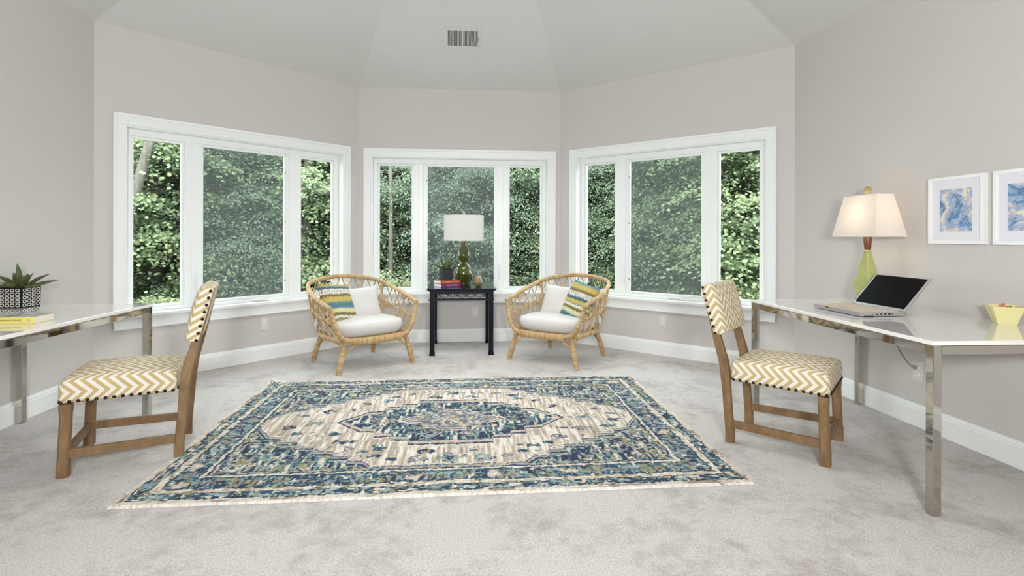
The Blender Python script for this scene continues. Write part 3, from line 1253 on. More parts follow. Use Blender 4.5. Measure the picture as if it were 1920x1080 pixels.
def pillow(name, mat, chair, ang, lx, ly, z, yaw, tilt, roll, w, h, t, label, group, seed):
    o = pillow_mb(w, h, t, wr=0.006, seed=seed).build(name, mat, weld=True)
    c, s = math.cos(ang), math.sin(ang)
    o.location = (chair.x + c * lx - s * ly, chair.y + s * lx + c * ly, z)
    # pillow front = -y local; tilt leans the top toward +y
    o.rotation_euler = (Matrix.Rotation(ang + R(yaw), 3, 'Z') @ Matrix.Rotation(R(-tilt), 3, 'X') @ Matrix.Rotation(R(roll), 3, 'Y')).to_euler()
    tag(o, label, 'pillow', group)
    return o


pillow('throw_pillow', MAT['fabric_white'], CL, aL, 0.075, 0.175, 0.512, -8, 24, -3, 0.42, 0.34, 0.13, 'plain white pillow in the left rattan armchair', 'plain white pillows', 1)
pillow('throw_pillow', MAT['ikat_b'], CL, aL, -0.190, 0.050, 0.535, 30, 22, 6, 0.42, 0.42, 0.13, 'blue and gold striped pillow in the left rattan armchair', 'striped pillows', 2)
pillow('throw_pillow', MAT['fabric_white'], CR, aR, -0.075, 0.170, 0.512, 10, 24, 4, 0.42, 0.34, 0.13, 'plain white pillow in the right rattan armchair', 'plain white pillows', 3)
pillow('throw_pillow', MAT['ikat'], CR, aR, 0.175, 0.055, 0.528, -24, 24, 8, 0.42, 0.42, 0.13, 'blue and gold striped pillow in the right rattan armchair', 'striped pillows', 4)

# ------------------------------------------------------------------ navy side table
TZ = 0.656
root = empty('side_table', (0.040, 5.648, 0), 0, 'small navy table with pierced fretwork apron under the middle window', 'table')
m = MB()
hx, hy = 0.338, 0.345
for z0, z1, e in ((TZ - 0.014, TZ, 0.0), (TZ - 0.022, TZ - 0.014, -0.008), (TZ - 0.030, TZ - 0.022, -0.018)):
    m.box(-hx - e, hx + e, -hy - e, hy + e, z0, z1)
m.build('tabletop', MAT['navy_top'], root, bevel=0.002)
lw = 0.047
LX, LY = 0.311, 0.322
for sx in (-1, 1):
    for sy in (-1, 1):
        m = MB()
        x0, x1 = sorted((sx * LX, sx * (LX - lw)))
        y0, y1 = sorted((sy * LY, sy * (LY - lw)))
        m.box(x0, x1, y0, y1, 0.035, TZ - 0.0305)
        m.box(x0 - 0.004, x1 + 0.004, y0 - 0.004, y1 + 0.004, 0.0, 0.026)
        m.box(x0 - 0.002, x1 + 0.002, y0 - 0.002, y1 + 0.002, 0.026, 0.035)
        m.build('leg', MAT['navy'], root, bevel=0.002)


def fret(m, L, z0, z1, place):
    """pierced apron: rails, X lattice and small rings; place(x, y, z)"""
    def bar(p, q, w=0.0045, d=0.006):
        a, b = Vector(p), Vector(q)
        m.tube([place(*a), place(*b)], 0.0030, 6)
    h = z1 - z0
    n = 6
    for k in range(n):
        x0 = -L / 2 + L * k / n
        x1 = x0 + L / n
        xm = (x0 + x1) / 2
        bar((x0, 0, z0), (x1, 0, z1))
        bar((x0, 0, z1), (x1, 0, z0))
        pts = [place(xm + 0.017 * math.cos(a), 0, (z0 + z1) / 2 + 0.016 * math.sin(a)) for a in (2 * PI * j / 12 for j in range(13))]
        m.tube(pts, 0.0028, 6)
        pts = [place(x0 + 0.013 * math.cos(a), 0, (z0 + z1) / 2 + 0.013 * math.sin(a)) for a in (2 * PI * j / 12 for j in range(13))]
        if k:
            m.tube(pts, 0.0028, 6)


Lf = 2 * (LX - lw)
za, zb = TZ - 0.098, TZ - 0.044
for ax, sg in (('x', -1), ('x', 1), ('y', -1), ('y', 1)):
    m = MB()
    if ax == 'x':
        yy = sg * (LY - 0.012)
        place = lambda x, y, z, yy=yy: Vector((x, yy, z))
        m.box(-Lf / 2, Lf / 2, yy - 0.008, yy + 0.008, zb, TZ - 0.0305)
        m.box(-Lf / 2, Lf / 2, yy - 0.008, yy + 0.008, za - 0.012, za)
    else:
        xx = sg * (LX - 0.012)
        place = lambda x, y, z, xx=xx: Vector((xx, x * 1.03, z))
        ll = 2 * (LY - lw)
        m.box(xx - 0.008, xx + 0.008, -ll / 2, ll / 2, zb, TZ - 0.0305)
        m.box(xx - 0.008, xx + 0.008, -ll / 2, ll / 2, za - 0.012, za)
    fret(m, Lf, za, zb, place)
    m.build('fretwork_apron', MAT['navy'], root)
m = MB()
for s_, e in ((za - 0.020, 0.010), (za - 0.012, 0.004)):
    for sx in (-1, 1):
        a, b = sorted((sx * (LX + e), sx * (LX - 0.012)))
        m.box(a, b, -LY - e, LY + e, s_ - 0.000, s_ + 0.008)
    for sy in (-1, 1):
        a, b = sorted((sy * (LY + e), sy * (LY - 0.012)))
        m.box(-LX + 0.012, LX - 0.012, a, b, s_, s_ + 0.008)
m.build('lower_molding', MAT['navy'], root)

# green double-gourd lamp
root = empty('table_lamp', (0.062, 5.735, TZ), 0, 'olive green double gourd lamp with white drum shade on the navy table', 'lamp')
m = MB()
pr = [(0.001, 0.0), (0.058, 0.0), (0.062, 0.004), (0.074, 0.030), (0.093, 0.070), (0.103, 0.110), (0.104, 0.130), (0.097, 0.160), (0.080, 0.190), (0.055, 0.214), (0.036, 0.228), (0.029, 0.236), (0.034, 0.244),
      (0.055, 0.258), (0.070, 0.280), (0.0755, 0.305), (0.073, 0.330), (0.060, 0.358), (0.042, 0.380), (0.030, 0.396), (0.025, 0.412), (0.0245, 0.430), (0.027, 0.434), (0.020, 0.436), (0.001, 0.436)]
m.lathe(pr, 40)
m.build('gourd_body', MAT['glaze'], root)
m = MB()
m.lathe([(0.001, 0.434), (0.016, 0.436), (0.016, 0.450), (0.011, 0.452), (0.011, 0.50), (0.016, 0.505), (0.016, 0.54), (0.001, 0.542)], 16)
m.lathe([(0.003, 0.54), (0.003, 0.735), (0.001, 0.736)], 8)
m.build('socket', MAT['brass'], root)
m = MB()
rs0, rs1 = 0.207, 0.211
rings = []
for r, z in ((rs0, 0.464), (rs1, 0.731), (rs1 - 0.003, 0.731), (rs0 - 0.003, 0.464), (rs0, 0.464)):
    rings.append([(r * math.cos(2 * PI * j / 48), r * math.sin(2 * PI * j / 48), z) for j in range(48)])
m.loft(rings, caps=False, smooth=False)
sh = m.build('lamp_shade', MAT['shade_off'], root, smooth_angle=40)
m = MB()
for k in range(3):
    a = 2 * PI * k / 3
    m.tube([(0, 0, 0.722), (rs1 * 0.985 * math.cos(a), rs1 * 0.985 * math.sin(a), 0.722)], 0.002, 6)
m.build('spider', MAT['brass'], sh)
m = MB()
m.lathe([(0.001, 0.733), (0.006, 0.734), (0.006, 0.742), (0.014, 0.748), (0.017, 0.758), (0.014, 0.768), (0.001, 0.774)], 16)
m.build('finial', MAT['crystal'], root)
# lamp cord dropping behind the table to the outlet
m = MB()
m.tube(catmull([(0.10, 5.985, TZ - 0.04), (0.105, 6.000, 0.56), (0.13, 6.005, 0.46), (0.175, 6.008, 0.385), (0.189, 6.012, 0.362)], 6), 0.0028, 6)
m.box(0.179, 0.199, 6.004, 6.0275, 0.346, 0.368)
o = m.build('power_cord', MAT['cord'], root)
o.location = (-0.062, -5.735, -TZ)


# ------------------------------------------------------------------ books
def book(loc, rz, L, D, T, cover, pages, label, spine_text=None, tmat=None, tsize=0.012, tx=0.0, group=None, paperback=False, tsx=1.0):
    """local: spine along x facing -y, pages toward +y"""
    root = empty('book', loc, rz, label, 'book', group)
    c = 0.0014 if paperback else 0.0028
    ov = 0.0 if paperback else 0.003
    m = MB()
    m.box(-L / 2, L / 2, -D / 2, D / 2, 0, c)
    m.box(-L / 2, L / 2, -D / 2, -D / 2 + c, c, T - c)
    m.build('cover', cover, root, bevel=0.0006)
    m = MB()
    m.box(-L / 2, L / 2, -D / 2, D / 2, T - c, T)
    m.build('front_cover', MAT['cover_art'] if paperback else cover, root, bevel=0.0006)
    m = MB()
    m.box(-L / 2 + ov + 0.0002, L / 2 - ov - 0.0002, -D / 2 + c + 0.0002, D / 2 - ov - 0.0005, c + 0.0002, T - c - 0.0002)
    m.build('page_block', pages, root)
    if spine_text:
        mt = Matrix.Translation((tx, -D / 2 - 0.0003, T / 2)) @ Matrix.Rotation(PI / 2, 4, 'X')
        text_mesh(spine_text, tsize, 'spine_title', tmat, root, mt, sx=tsx)
    return root


ba = R(31)
bc = Vector((-0.068, 5.500)) + Vector((-math.sin(ba), math.cos(ba))) * 0.075
book((bc.x + 0.004, bc.y, TZ), ba, 0.232, 0.155, 0.033, MAT['purple_book'], MAT['page_white'], 'plum-spined hardback book at the bottom of the pile on the navy table', 'HOROSCOPES', MAT['pale_text'], 0.016, 0.01, 'books piled on the navy table', tsx=1.25)
book((bc.x, bc.y, TZ + 0.0335), ba - R(1.5), 0.226, 0.150, 0.033, MAT['red_book'], MAT['page'], 'red-spined hardback book on top of the pile on the navy table', 'OF RUNNING THE WAY', MAT['gold_text'], 0.017, 0.0, 'books piled on the navy table', tsx=1.02)

by = book((-2.163, 2.925, 0.7352), R(1.5), 0.205, 0.135, 0.034, MAT['spine_yellow'], MAT['page'], 'yellow-spined paperback book lying on the left desk', 'THE MERMAID CHAIR', MAT['dark_text'], 0.0125, -0.016, None, True, tsx=1.0)
m = MB()
m.lathe([(0.007, 0), (0.007, 0.0006), (0.0001, 0.0007)], 20, Matrix.Translation((0.080, -0.0676, 0.017)) @ Matrix.Rotation(PI / 2, 4, 'X'))
m.build('spine_emblem', MAT['pink_mark'], by)


# ------------------------------------------------------------------ potted succulents
def leaf_mb(L, W, curl, thick):
    """agave leaf growing from the origin along +y, arching by curl; cupped cross-section"""
    m = MB()
    n = 9
    rings = []
    for i in range(n + 1):
        t = i / n
        w = W * (0.42 + 0.58 * math.sin(PI * min(1, t * 1.25) * 0.5 + 0.0)) * (1 - max(0, (t - 0.45) / 0.55) ** 1.7) / 2
        w = max(w, 0.0008)
        ang = curl * t
        y = L * t * math.cos(ang * 0.5)
        z = L * t * math.sin(ang * 0.5)
        th = thick * (1 - 0.75 * t)
        top = [(w * a, y, z + abs(a) ** 2 * w * 0.55 + th / 2 * (1 - abs(a))) for a in (-1, -0.6, 0, 0.6, 1)]
        bot = [(w * a, y, z + abs(a) ** 2 * w * 0.55 - th / 2 * (1 - abs(a)) - 0.0005) for a in (0.9, 0.5, 0, -0.5, -0.9)]
        rings.append(top + bot)
    V = [p for r in rings for p in r]
    k = 10
    F, U = [], []
    for i in range(n):
        for j in range(k):
            j2 = (j + 1) % k
            F.append((i * k + j, i * k + j2, (i + 1) * k + j2, (i + 1) * k + j))
            va, vb = (0, .2, .5, .8, 1, 1, .8, .5, .2, 0)[j], (0, .2, .5, .8, 1, 1, .8, .5, .2, 0)[j2]
            U.append([(i / n, va), (i / n, vb), ((i + 1) / n, vb), ((i + 1) / n, va)])
    m.add(V, F, U, True)
    return m


def succulent(loc, rz, side, height, taper, potmat, ringmat, cols, rows, leaves, label, seed, scale=1.0):
    root = empty('potted_succulent', loc, rz, label, 'plant', 'potted succulents')
    h = side / 2
    hb = h * taper
    m = MB()
    wl = 0.007
    q = lambda r, z: [(-r, -r, z), (r, -r, z), (r, r, z), (-r, r, z)]
    m.loft([q(hb, 0.0), q(h, height), q(h - wl, height), q(h - wl - 0.004, height - 0.02)], smooth=False)
    pot = m.build('pot', potmat, root, bevel=0.003)
    m = MB()
    cw, rh = side * 0.90 / cols, height * 0.92 / rows
    for f in range(4):
        RZ = Matrix.Rotation(f * PI / 2, 4, 'Z')
        for i in range(cols):
            for j in range(rows):
                cx = -side * 0.45 + cw * (i + 0.5)
                cz = height * 0.04 + rh * (j + 0.5)
                oa, ob, tk = cw * 0.40, rh * 0.40, min(cw, rh) * 0.15
                ringp = []
                for a_, b_, y in ((oa, ob, -0.0004), (oa, ob, -0.0014), (oa - tk, ob - tk, -0.0014), (oa - tk, ob - tk, -0.0004)):
                    loop = []
                    for k in range(16):
                        t = 2 * PI * k / 16
                        c_, s_ = math.cos(t), math.sin(t)
                        loop.append(RZ @ Vector((cx + a_ * math.copysign(abs(c_) ** 0.55, c_), -(hb + (h - hb) * (cz / height)) + y, cz + b_ * math.copysign(abs(s_) ** 0.55, s_))))
                    ringp.append([tuple(p) for p in loop])
                m.loft(ringp, caps=False, smooth=False)
    m.build('ring_pattern', ringmat, pot)
    m = MB()
    m.box(-h + wl + 0.005, h - wl - 0.005, -h + wl + 0.005, h - wl - 0.005, height - 0.024, height - 0.014)
    m.build('soil', MAT['soil'], root)
    for (az, el, L, W, curl) in leaves:
        o = leaf_mb(L * scale, W * scale, R(curl), 0.010 * scale).build('leaf', MAT['succ'], root)
        o.location = (0.010 * scale * math.sin(-R(az)), 0.010 * scale * math.cos(R(az)), height - 0.016)
        o.rotation_euler = (R(el), 0, R(az))
    return root


rnd = random.Random(7)
lv = []
for k in range(8):
    lv.append((k * 45 + 12 + rnd.uniform(-8, 8), rnd.uniform(10, 20), rnd.uniform(0.14, 0.19), 0.050, rnd.uniform(-10, 12)))
for k in range(5):
    lv.append((k * 72 + 30 + rnd.uniform(-10, 10), rnd.uniform(34, 46), rnd.uniform(0.12, 0.15), 0.052, rnd.uniform(-10, 8)))
for k in range(3):
    lv.append((k * 120 + 75, rnd.uniform(60, 68), 0.105, 0.048, 4))
lv.append((80, 84, 0.150, 0.042, 4))
succulent((-2.628, 3.540, 0.7352), R(-5), 0.138, 0.121, 0.97, MAT['black'], MAT['ringwhite'], 4, 5, lv,
          'spiky succulent in a black pot with white ring pattern on the left desk', 1, 1.05)
lv2 = []
for k in range(8):
    lv2.append((k * 45 + rnd.uniform(-8, 8), rnd.uniform(18, 34), rnd.uniform(0.14, 0.18), 0.036, rnd.uniform(-16, 0)))
for k in range(4):
    lv2.append((k * 90 + 30, rnd.uniform(48, 60), rnd.uniform(0.13, 0.15), 0.036, 4))
lv2.append((-50, 76, 0.170, 0.038, 6))
pc = bc + Vector((math.cos(ba), math.sin(ba))) * -0.002
succulent((pc.x - 0.012, pc.y + 0.004, TZ + 0.0670), R(24), 0.106, 0.112, 0.98, MAT['greyblack'], MAT['ringgrey'], 4, 4, lv2,
          'small spiky succulent in a dark square pot on the two books', 2, 1.0)

# egg
o = MB().lathe([(0.001, 0.0), (0.018, 0.0008), (0.030, 0.008), (0.041, 0.024), (0.0455, 0.043), (0.043, 0.064), (0.035, 0.086), (0.023, 0.102), (0.010, 0.110), (0.001, 0.112)], 32).build('ceramic_egg', MAT['egg'])
o.location = (0.207, 5.545, TZ)
tag(o, 'glossy tan ceramic egg standing beside the gourd lamp on the navy table', 'ornament')

# ------------------------------------------------------------------ right desk: lamp, laptop, bowl
DZ = 0.7352
root = empty('table_lamp', (2.660, 3.302, DZ), R(-2), 'lit lamp with lime green faceted base and white shade on the right desk', 'lamp')
LAMP_R = root


def rect(a, b, z, ch=0.0):
    """a = half along y, b = half along x, chamfered corners"""
    if ch <= 0:
        return [(-b, -a, z), (b, -a, z), (b, a, z), (-b, a, z)]
    return [(-b + ch, -a, z), (b - ch, -a, z), (b, -a + ch, z), (b, a - ch, z), (b - ch, a, z), (-b + ch, a, z), (-b, a - ch, z), (-b, -a + ch, z)]


m = MB()
m.loft([rect(0.070, 0.042, 0.0, 0.012), rect(0.070, 0.042, 0.034, 0.012)], smooth=False)
m.build('foot', MAT['bronze_foot'], root, bevel=0.002)
m = MB()
m.loft([rect(0.052, 0.032, 0.034, 0.008), rect(0.056, 0.035, 0.040, 0.008), rect(0.082, 0.051, 0.092, 0.010), rect(0.082, 0.051, 0.100, 0.010), rect(0.024, 0.0175, 0.318, 0.005), rect(0.021, 0.017, 0.336, 0.005)], smooth=False)
m.build('glass_body', MAT['lime_glass'], root, bevel=0.003)
m = MB()
m.lathe([(0.001, 0.336), (0.020, 0.336), (0.020, 0.350), (0.001, 0.351)], 20)
m.build('collar', MAT['lime_glass'], root)
m = MB()
m.lathe([(0.001, 0.350), (0.0175, 0.350), (0.019, 0.354), (0.0255, 0.430), (0.0245, 0.437), (0.001, 0.438)], 24)
m.build('neck', MAT['walnut'], root)
m = MB()
m.lathe([(0.001, 0.438), (0.009, 0.438), (0.009, 0.49), (0.014, 0.495), (0.014, 0.53), (0.001, 0.531)], 14)
m.lathe([(0.003, 0.53), (0.003, 0.712), (0.001, 0.713)], 8)
m.build('socket', MAT['brass'], root)
m = MB()
m.lathe([(0.001, 0.531), (0.012, 0.533), (0.024, 0.555), (0.028, 0.580), (0.022, 0.604), (0.001, 0.614)], 18)
bulbm = NT('warm_bulb')
bulbm.set(Base_Color=(1, 0.9, 0.75), Emission_Color=(1, 0.86, 0.66), Emission_Strength=6.0)
m.build('light_bulb', bulbm.m, root)
m = MB()
e = 0.003
m.loft([rect(0.204, 0.104, 0.436, 0.0), rect(0.150, 0.056, 0.706, 0.0), rect(0.150 - e, 0.056 - e, 0.706), rect(0.204 - e, 0.104 - e, 0.436), rect(0.204, 0.104, 0.436)], caps=False, smooth=False)
sh = m.build('lamp_shade', MAT['shade_lit'], root)
m = MB()
for sy in (-1, 1):
    m.tube([(0, 0, 0.700), (0, sy * 0.147, 0.700)], 0.002, 6)
m.build('spider', MAT['brass'], sh)
m = MB()
m.lathe([(0.001, 0.708), (0.008, 0.709), (0.008, 0.716), (0.016, 0.722), (0.0235, 0.738), (0.022, 0.750), (0.012, 0.762), (0.001, 0.765)], 20)
m.build('finial', MAT['finial'], root)
pl = lamp('lamp_glow', 'POINT', (0, 0, 0.575), (0, 0, 0), 2.3, (1.0, 0.86, 0.66), shadow_soft_size=0.045)
pl.parent = root

# laptop: hinge along y, front edge toward -x
root = empty('laptop', (2.305, 2.950, DZ), R(-1.0), 'open silver laptop with dark screen on the right desk', 'laptop')
m = MB()
m.box(-0.128, 0.128, -0.200, 0.200, 0.003, 0.0245)
m.build('base', MAT['laptop'], root, bevel=0.003)
m = MB()
m.box(-0.122, 0.110, -0.194, 0.194, 0.0246, 0.0254)
m.build('palm_rest', MAT['laptop_deck'], root)
m = MB()
for r in range(6):
    x0 = -0.028 + r * 0.0215
    nk = 14
    for k in range(nk):
        if r == 0 and 4 <= k <= 8:
            continue
        y0 = -0.150 + k * 0.300 / nk
        m.box(x0, x0 + 0.0185, y0 + 0.0012, y0 + 0.300 / nk - 0.0012, 0.0255, 0.0275)
    if r == 0:
        y0 = -0.150 + 4 * 0.300 / nk
        m.box(x0, x0 + 0.0185, y0 + 0.0012, y0 + 5 * 0.300 / nk - 0.0012, 0.0255, 0.0275)
m.build('keyboard', MAT['key'], root)
m = MB()
m.box(-0.108, -0.050, -0.048, 0.048, 0.0255, 0.0258)
m.build('trackpad', MAT['laptop'], root)
m = MB()
for x0, w, h in ((-0.060, 0.005, 0.005), (-0.035, 0.013, 0.005), (-0.013, 0.013, 0.006), (0.012, 0.011, 0.008), (0.034, 0.015, 0.009), (0.056, 0.006, 0.006)):
    m.box(x0, x0 + w, -0.2009, -0.2002, 0.0115, 0.0115 + h)
m.box(-0.105, -0.050, -0.2009, -0.2002, 0.003, 0.0065)
m.box(-0.1289, -0.1282, 0.055, 0.085, 0.016, 0.022)
m.build('ports', MAT['dark'], root)
lean = math.atan2(2.596 - 2.440, 0.945 - 0.765)
hinge = Matrix.Translation((0.124, 0, 0.0245)) @ Matrix.Rotation(lean, 4, 'Y')
m = MB()
m.box(0.0, 0.010, -0.200, 0.200, 0.004, 0.246, mtx=hinge)
lid = m.build('lid', MAT['laptop'], root, bevel=0.003)
m = MB()
m.box(-0.0006, -0.0001, -0.188, 0.188, 0.018, 0.234, mtx=hinge)
m.build('screen', MAT['screen'], lid)
m = MB()
m.tube([hinge @ Vector((0.006, -0.17, 0.004)), hinge @ Vector((0.006, 0.17, 0.004))], 0.007, 10)
m.build('hinge', MAT['laptop'], root)

# yellow pottery bowl with chalk pieces
root = empty('pottery_bowl', (2.744, 2.488, DZ), R(-32), 'pale yellow pottery bowl of chalk sticks at the near end of the right desk', 'bowl')
H = 0.090


def sq(rx, ry, z, sc=0.0, n=16):
    """rectangular loop; its two ends (x = -rx, rx) are scalloped by sc"""
    pts = []
    for s_ in range(4):
        for k in range(n):
            t = -1 + 2 * k / n
            if s_ == 0:
                p = (t * rx, -ry)
            elif s_ == 1:
                p = (rx + sc * abs(math.sin(t * PI * 2.0)), t * ry)
            elif s_ == 2:
                p = (-t * rx, ry)
            else:
                p = (-rx - sc * abs(math.sin(t * PI * 2.0)), -t * ry)
            pts.append((p[0], p[1], z))
    return pts


m = MB()
m.loft([sq(.036, .040, 0.0), sq(.038, .042, 0.004, 0.001), sq(.047, .052, 0.038, 0.004), sq(.062, .066, H, 0.006), sq(.057, .061, H, 0.004), sq(.042, .046, 0.038, 0.001), sq(.034, .038, 0.008)], smooth=False)
m.build('bowl_body', MAT['yellow'], root, smooth_angle=35)
cols = [('rust orange', (206, 104, 62)), ('coral', (214, 120, 84)), ('black', (34, 34, 36)), ('charcoal', (60, 58, 56)), ('brick red', (176, 82, 60)), ('pink', (206, 120, 112)), ('olive', (130, 122, 66)), ('ochre', (196, 158, 92))]
spots = [(-0.030, -0.014, 62, 20, 0.064), (-0.022, -0.022, 66, 15, 0.062), (0.000, -0.020, 72, 100, 0.056), (0.014, -0.022, 72, 70, 0.055), (0.006, 0.006, 66, 30, 0.060), (0.022, -0.012, 66, 150, 0.078), (0.026, 0.010, 72, 40, 0.060), (0.016, 0.022, 74, 120, 0.060)]
cr, sr = math.cos(R(-32)), math.sin(R(-32))
for (nm, rgb), (x, y, el, az, L) in zip(cols, spots):
    m = MB()
    d = Vector((math.cos(R(el)) * math.cos(R(az)), math.cos(R(el)) * math.sin(R(az)), math.sin(R(el))))
    m.tube([d * -0.0, d * (L * 0.5), d * (L * 0.97), d * L], [0.0058, 0.0058, 0.0058, 0.0045], 10)
    o = m.build('chalk_stick', plain('chalk_' + nm.replace(' ', '_'), rgb, 0.8))
    o.location = (2.744 + cr * x - sr * y, 2.488 + sr * x + cr * y, DZ + 0.032)
    tag(o, nm + ' chalk stick poking out of the yellow pottery bowl', 'chalk', 'chalk sticks in the yellow bowl')

# power cord under the right desk
m = MB()
m.tube(catmull([(2.775, 3.205, 0.676), (2.778, 3.215, 0.60), (2.782, 3.218, 0.53), (2.79, 3.19, 0.45), (2.80, 3.15, 0.395), (2.808, 3.125, 0.372), (2.812, 3.110, 0.366)], 6), 0.0042, 8)
m.box(2.806, 2.826, 3.096, 3.118, 0.354, 0.376)
o = m.build('power_cord', MAT['clearcord'], LAMP_R)
o.matrix_parent_inverse = (Matrix.Translation((2.660, 3.302, DZ)) @ Matrix.Rotation(R(-2), 4, 'Z')).inverted()


# ------------------------------------------------------------------ pictures on the right wall
def picture(y0, y1, z0, z1, seed, label):
    root = empty('framed_picture', (PE[0], (y0 + y1) / 2, (z0 + z1) / 2), R(-90), label, 'picture', 'framed abstract watercolours')
    hw, hz = (y1 - y0) / 2, (z1 - z0) / 2
    fw, d = 0.019, 0.032
    m = MB()
    m.box(-hw, hw, -d, -0.0005, hz - fw, hz)
    m.box(-hw, hw, -d, -0.0005, -hz, -hz + fw)
    m.box(-hw, -hw + fw, -d, -0.0005, -hz + fw, hz - fw)
    m.box(hw - fw, hw, -d, -0.0005, -hz + fw, hz - fw)
    m.build('frame', MAT['frame_white'], root, bevel=0.0015)
    m = MB()
    m.box(-hw + fw, hw - fw, -d + 0.010, -0.002, -hz + fw, hz - fw)
    m.build('mat_board', MAT['mat_board'], root)
    m = MB()
    m.box(-0.101, 0.101, -d + 0.0092, -d + 0.0098, -0.121, 0.121)
    m.build('artwork', m_art('abstract_watercolour_%d' % seed, seed), root)
    return root


picture(2.660, 3.005, 1.131, 1.517, 1, 'white-framed blue and cream watercolour nearer the lamp on the right wall')
picture(2.263, 2.608, 1.131, 1.517, 5, 'white-framed pale blue watercolour cut by the edge, farther from the lamp')

# ------------------------------------------------------------------ rug
RW, RH = 1.450, 0.998          # half sizes of the design
QBL, QBR, QFR, QFL = (-1.478, 4.470), (1.438, 4.418), (1.400, 2.440), (-1.488, 2.462)


def make_rug():
    nx, ny = 900, 620
    u = np.linspace(-1, 1, nx + 1)
    v = np.linspace(-1, 1, ny + 1)
    Ug, Vg = np.meshgrid(u, v, indexing='ij')
    X0, Y0 = Ug * RW, Vg * RH
    rs = np.random.RandomState(11)

    def vnoise(px, py, seed):
        """smooth value noise on a lattice"""
        r2 = np.random.RandomState(seed)
        tab = r2.rand(256, 256)
        xi, yi = np.floor(px).astype(int), np.floor(py).astype(int)
        fx, fy = px - xi, py - yi
        fx = fx * fx * (3 - 2 * fx)
        fy = fy * fy * (3 - 2 * fy)
        a = tab[xi % 256, yi % 256]
        b = tab[(xi + 1) % 256, yi % 256]
        c = tab[xi % 256, (yi + 1) % 256]
        d = tab[(xi + 1) % 256, (yi + 1) % 256]
        return (a * (1 - fx) + b * fx) * (1 - fy) + (c * (1 - fx) + d * fx) * fy

    # hand-made wobble of every line
    X = X0 + 0.012 * (vnoise(X0 * 14, Y0 * 14, 1) - 0.5) + 0.012 * (vnoise(X0 * 60, Y0 * 60, 2) - 0.5)
    Y = Y0 + 0.012 * (vnoise(X0 * 14, Y0 * 14, 3) - 0.5) + 0.012 * (vnoise(X0 * 60, Y0 * 60, 4) - 0.5)
    A, B = np.abs(X), np.abs(Y)
    pal = {k: np.array(lin(c)) for k, c in dict(navy=(36, 50, 76), ink=(46, 52, 76), teal=(60, 94, 104), deep=(46, 76, 94), aqua=(138, 162, 160), sea=(90, 122, 126), cream=(208, 198, 184),
                                               taupe=(172, 159, 144), sand=(190, 177, 162), gold=(148, 138, 96), grey=(130, 134, 140), white=(218, 212, 202), slate=(100, 108, 126), mud=(150, 136, 120)).items()}
    C = np.zeros(X.shape + (3,))

    names = list(pal)
    KI = np.zeros(X.shape, np.int16)

    def put(mask, key):
        C[mask] = pal[key]
        KI[mask] = names.index(key)

    def stroke(freq_x, freq_y, seed):
        return vnoise(X0 * freq_x + 60, Y0 * freq_y + 60, seed)

    def staircase(pts, a):
        """height of a stepped profile b(a), pts = [(a, b)...] as polyline"""
        return np.interp(a, [p[0] for p in pts], [p[1] for p in pts])
    # --- blue field everywhere
    s1 = stroke(72, 14, 21)
    s2 = stroke(44, 24, 22)
    put(np.ones(X.shape, bool), 'teal')
    put(s1 > 0.56, 'sea')
    put(s1 > 0.68, 'aqua')
    put(s1 > 0.79, 'cream')
    put(s1 < 0.42, 'navy')
    put((s1 > 0.44) & (s1 < 0.47), 'ink')
    put((s2 > 0.74) & (s1 > 0.45), 'gold')
    put((s2 > 0.66) & (s2 < 0.71) & (s1 > 0.4), 'cream')
    put((s2 < 0.20), 'grey')

    wx_ = 2 * (vnoise(X0 * 38, Y0 * 38, 5) - 0.5)
    gap_ = vnoise(X0 * 26, Y0 * 26, 7) > 0.30
    wy_ = 2 * (vnoise(X0 * 38, Y0 * 38, 6) - 0.5)

    # flowers scattered in the blue corners
    def flowers(cx, cy, r, keys, seed, npet=5, squash=0.62, rot=0.0):
        m = 1.5 * r
        i0, i1 = np.searchsorted(u, (cx - m) / RW), np.searchsorted(u, (cx + m) / RW)
        j0, j1 = np.searchsorted(v, (cy - m) / RH), np.searchsorted(v, (cy + m) / RH)
        if i1 <= i0 or j1 <= j0:
            return
        sl = (slice(i0, i1), slice(j0, j1))
        dx, dy = X[sl] + 0.35 * r * wx_[sl] - cx, (Y[sl] + 0.35 * r * wy_[sl] - cy) / squash
        rr = np.hypot(dx, dy)
        th = np.arctan2(dy, dx) + rot
        pet = 0.55 + 0.45 * np.abs(np.cos(th * npet / 2))
        edge = rr / (r * pet)
        for mk, key in (((edge < 1.0) & gap_[sl], keys[0]), (edge < 0.86, keys[1]), (edge < 0.42, keys[2])):
            C[sl][mk] = pal[key]
            KI[sl][mk] = names.index(key)
    fr = random.Random(5)
    for k in range(90):
        cx, cy = fr.uniform(0.30, 1.16), fr.uniform(0.16, 0.70)
        keys = fr.choice([('ink', 'cream', 'gold'), ('navy', 'aqua', 'grey'), ('navy', 'sand', 'teal'), ('ink', 'grey', 'cream'), ('navy', 'gold', 'aqua')])
        r_ = fr.uniform(0.024, 0.046)
        for sx in (-1, 1):
            for sy in (-1, 1):
                flowers(sx * cx, sy * cy, r_, keys, k, fr.choice([3, 4, 5]), rot=fr.uniform(0, 6))
    # --- cream field with stepped outline
    prof = [(0, .690), (.385, .690), (.46, .615), (.525, .615), (.535, .545), (.615, .545), (.625, .475), (.735, .475), (.745, .400), (.845, .400), (.855, .325), (.955, .325), (.965, .250), (1.05, .235), (1.195, 0.0), (1.5, -0.35)]
    hb = staircase(prof, A)
    field = B < hb
    d = hb - B
    put((d > -0.050) & (d <= -0.036), 'aqua')
    put((d > -0.036) & (d <= -0.014), 'navy')
    put((d > -0.014) & (d <= 0.004), 'taupe')
    cs = stroke(92, 8, 31)
    cs2 = stroke(50, 6, 32)
    m = field & (d > 0.004)
    put(m, 'sand')
    put(m & (cs > 0.52), 'cream')
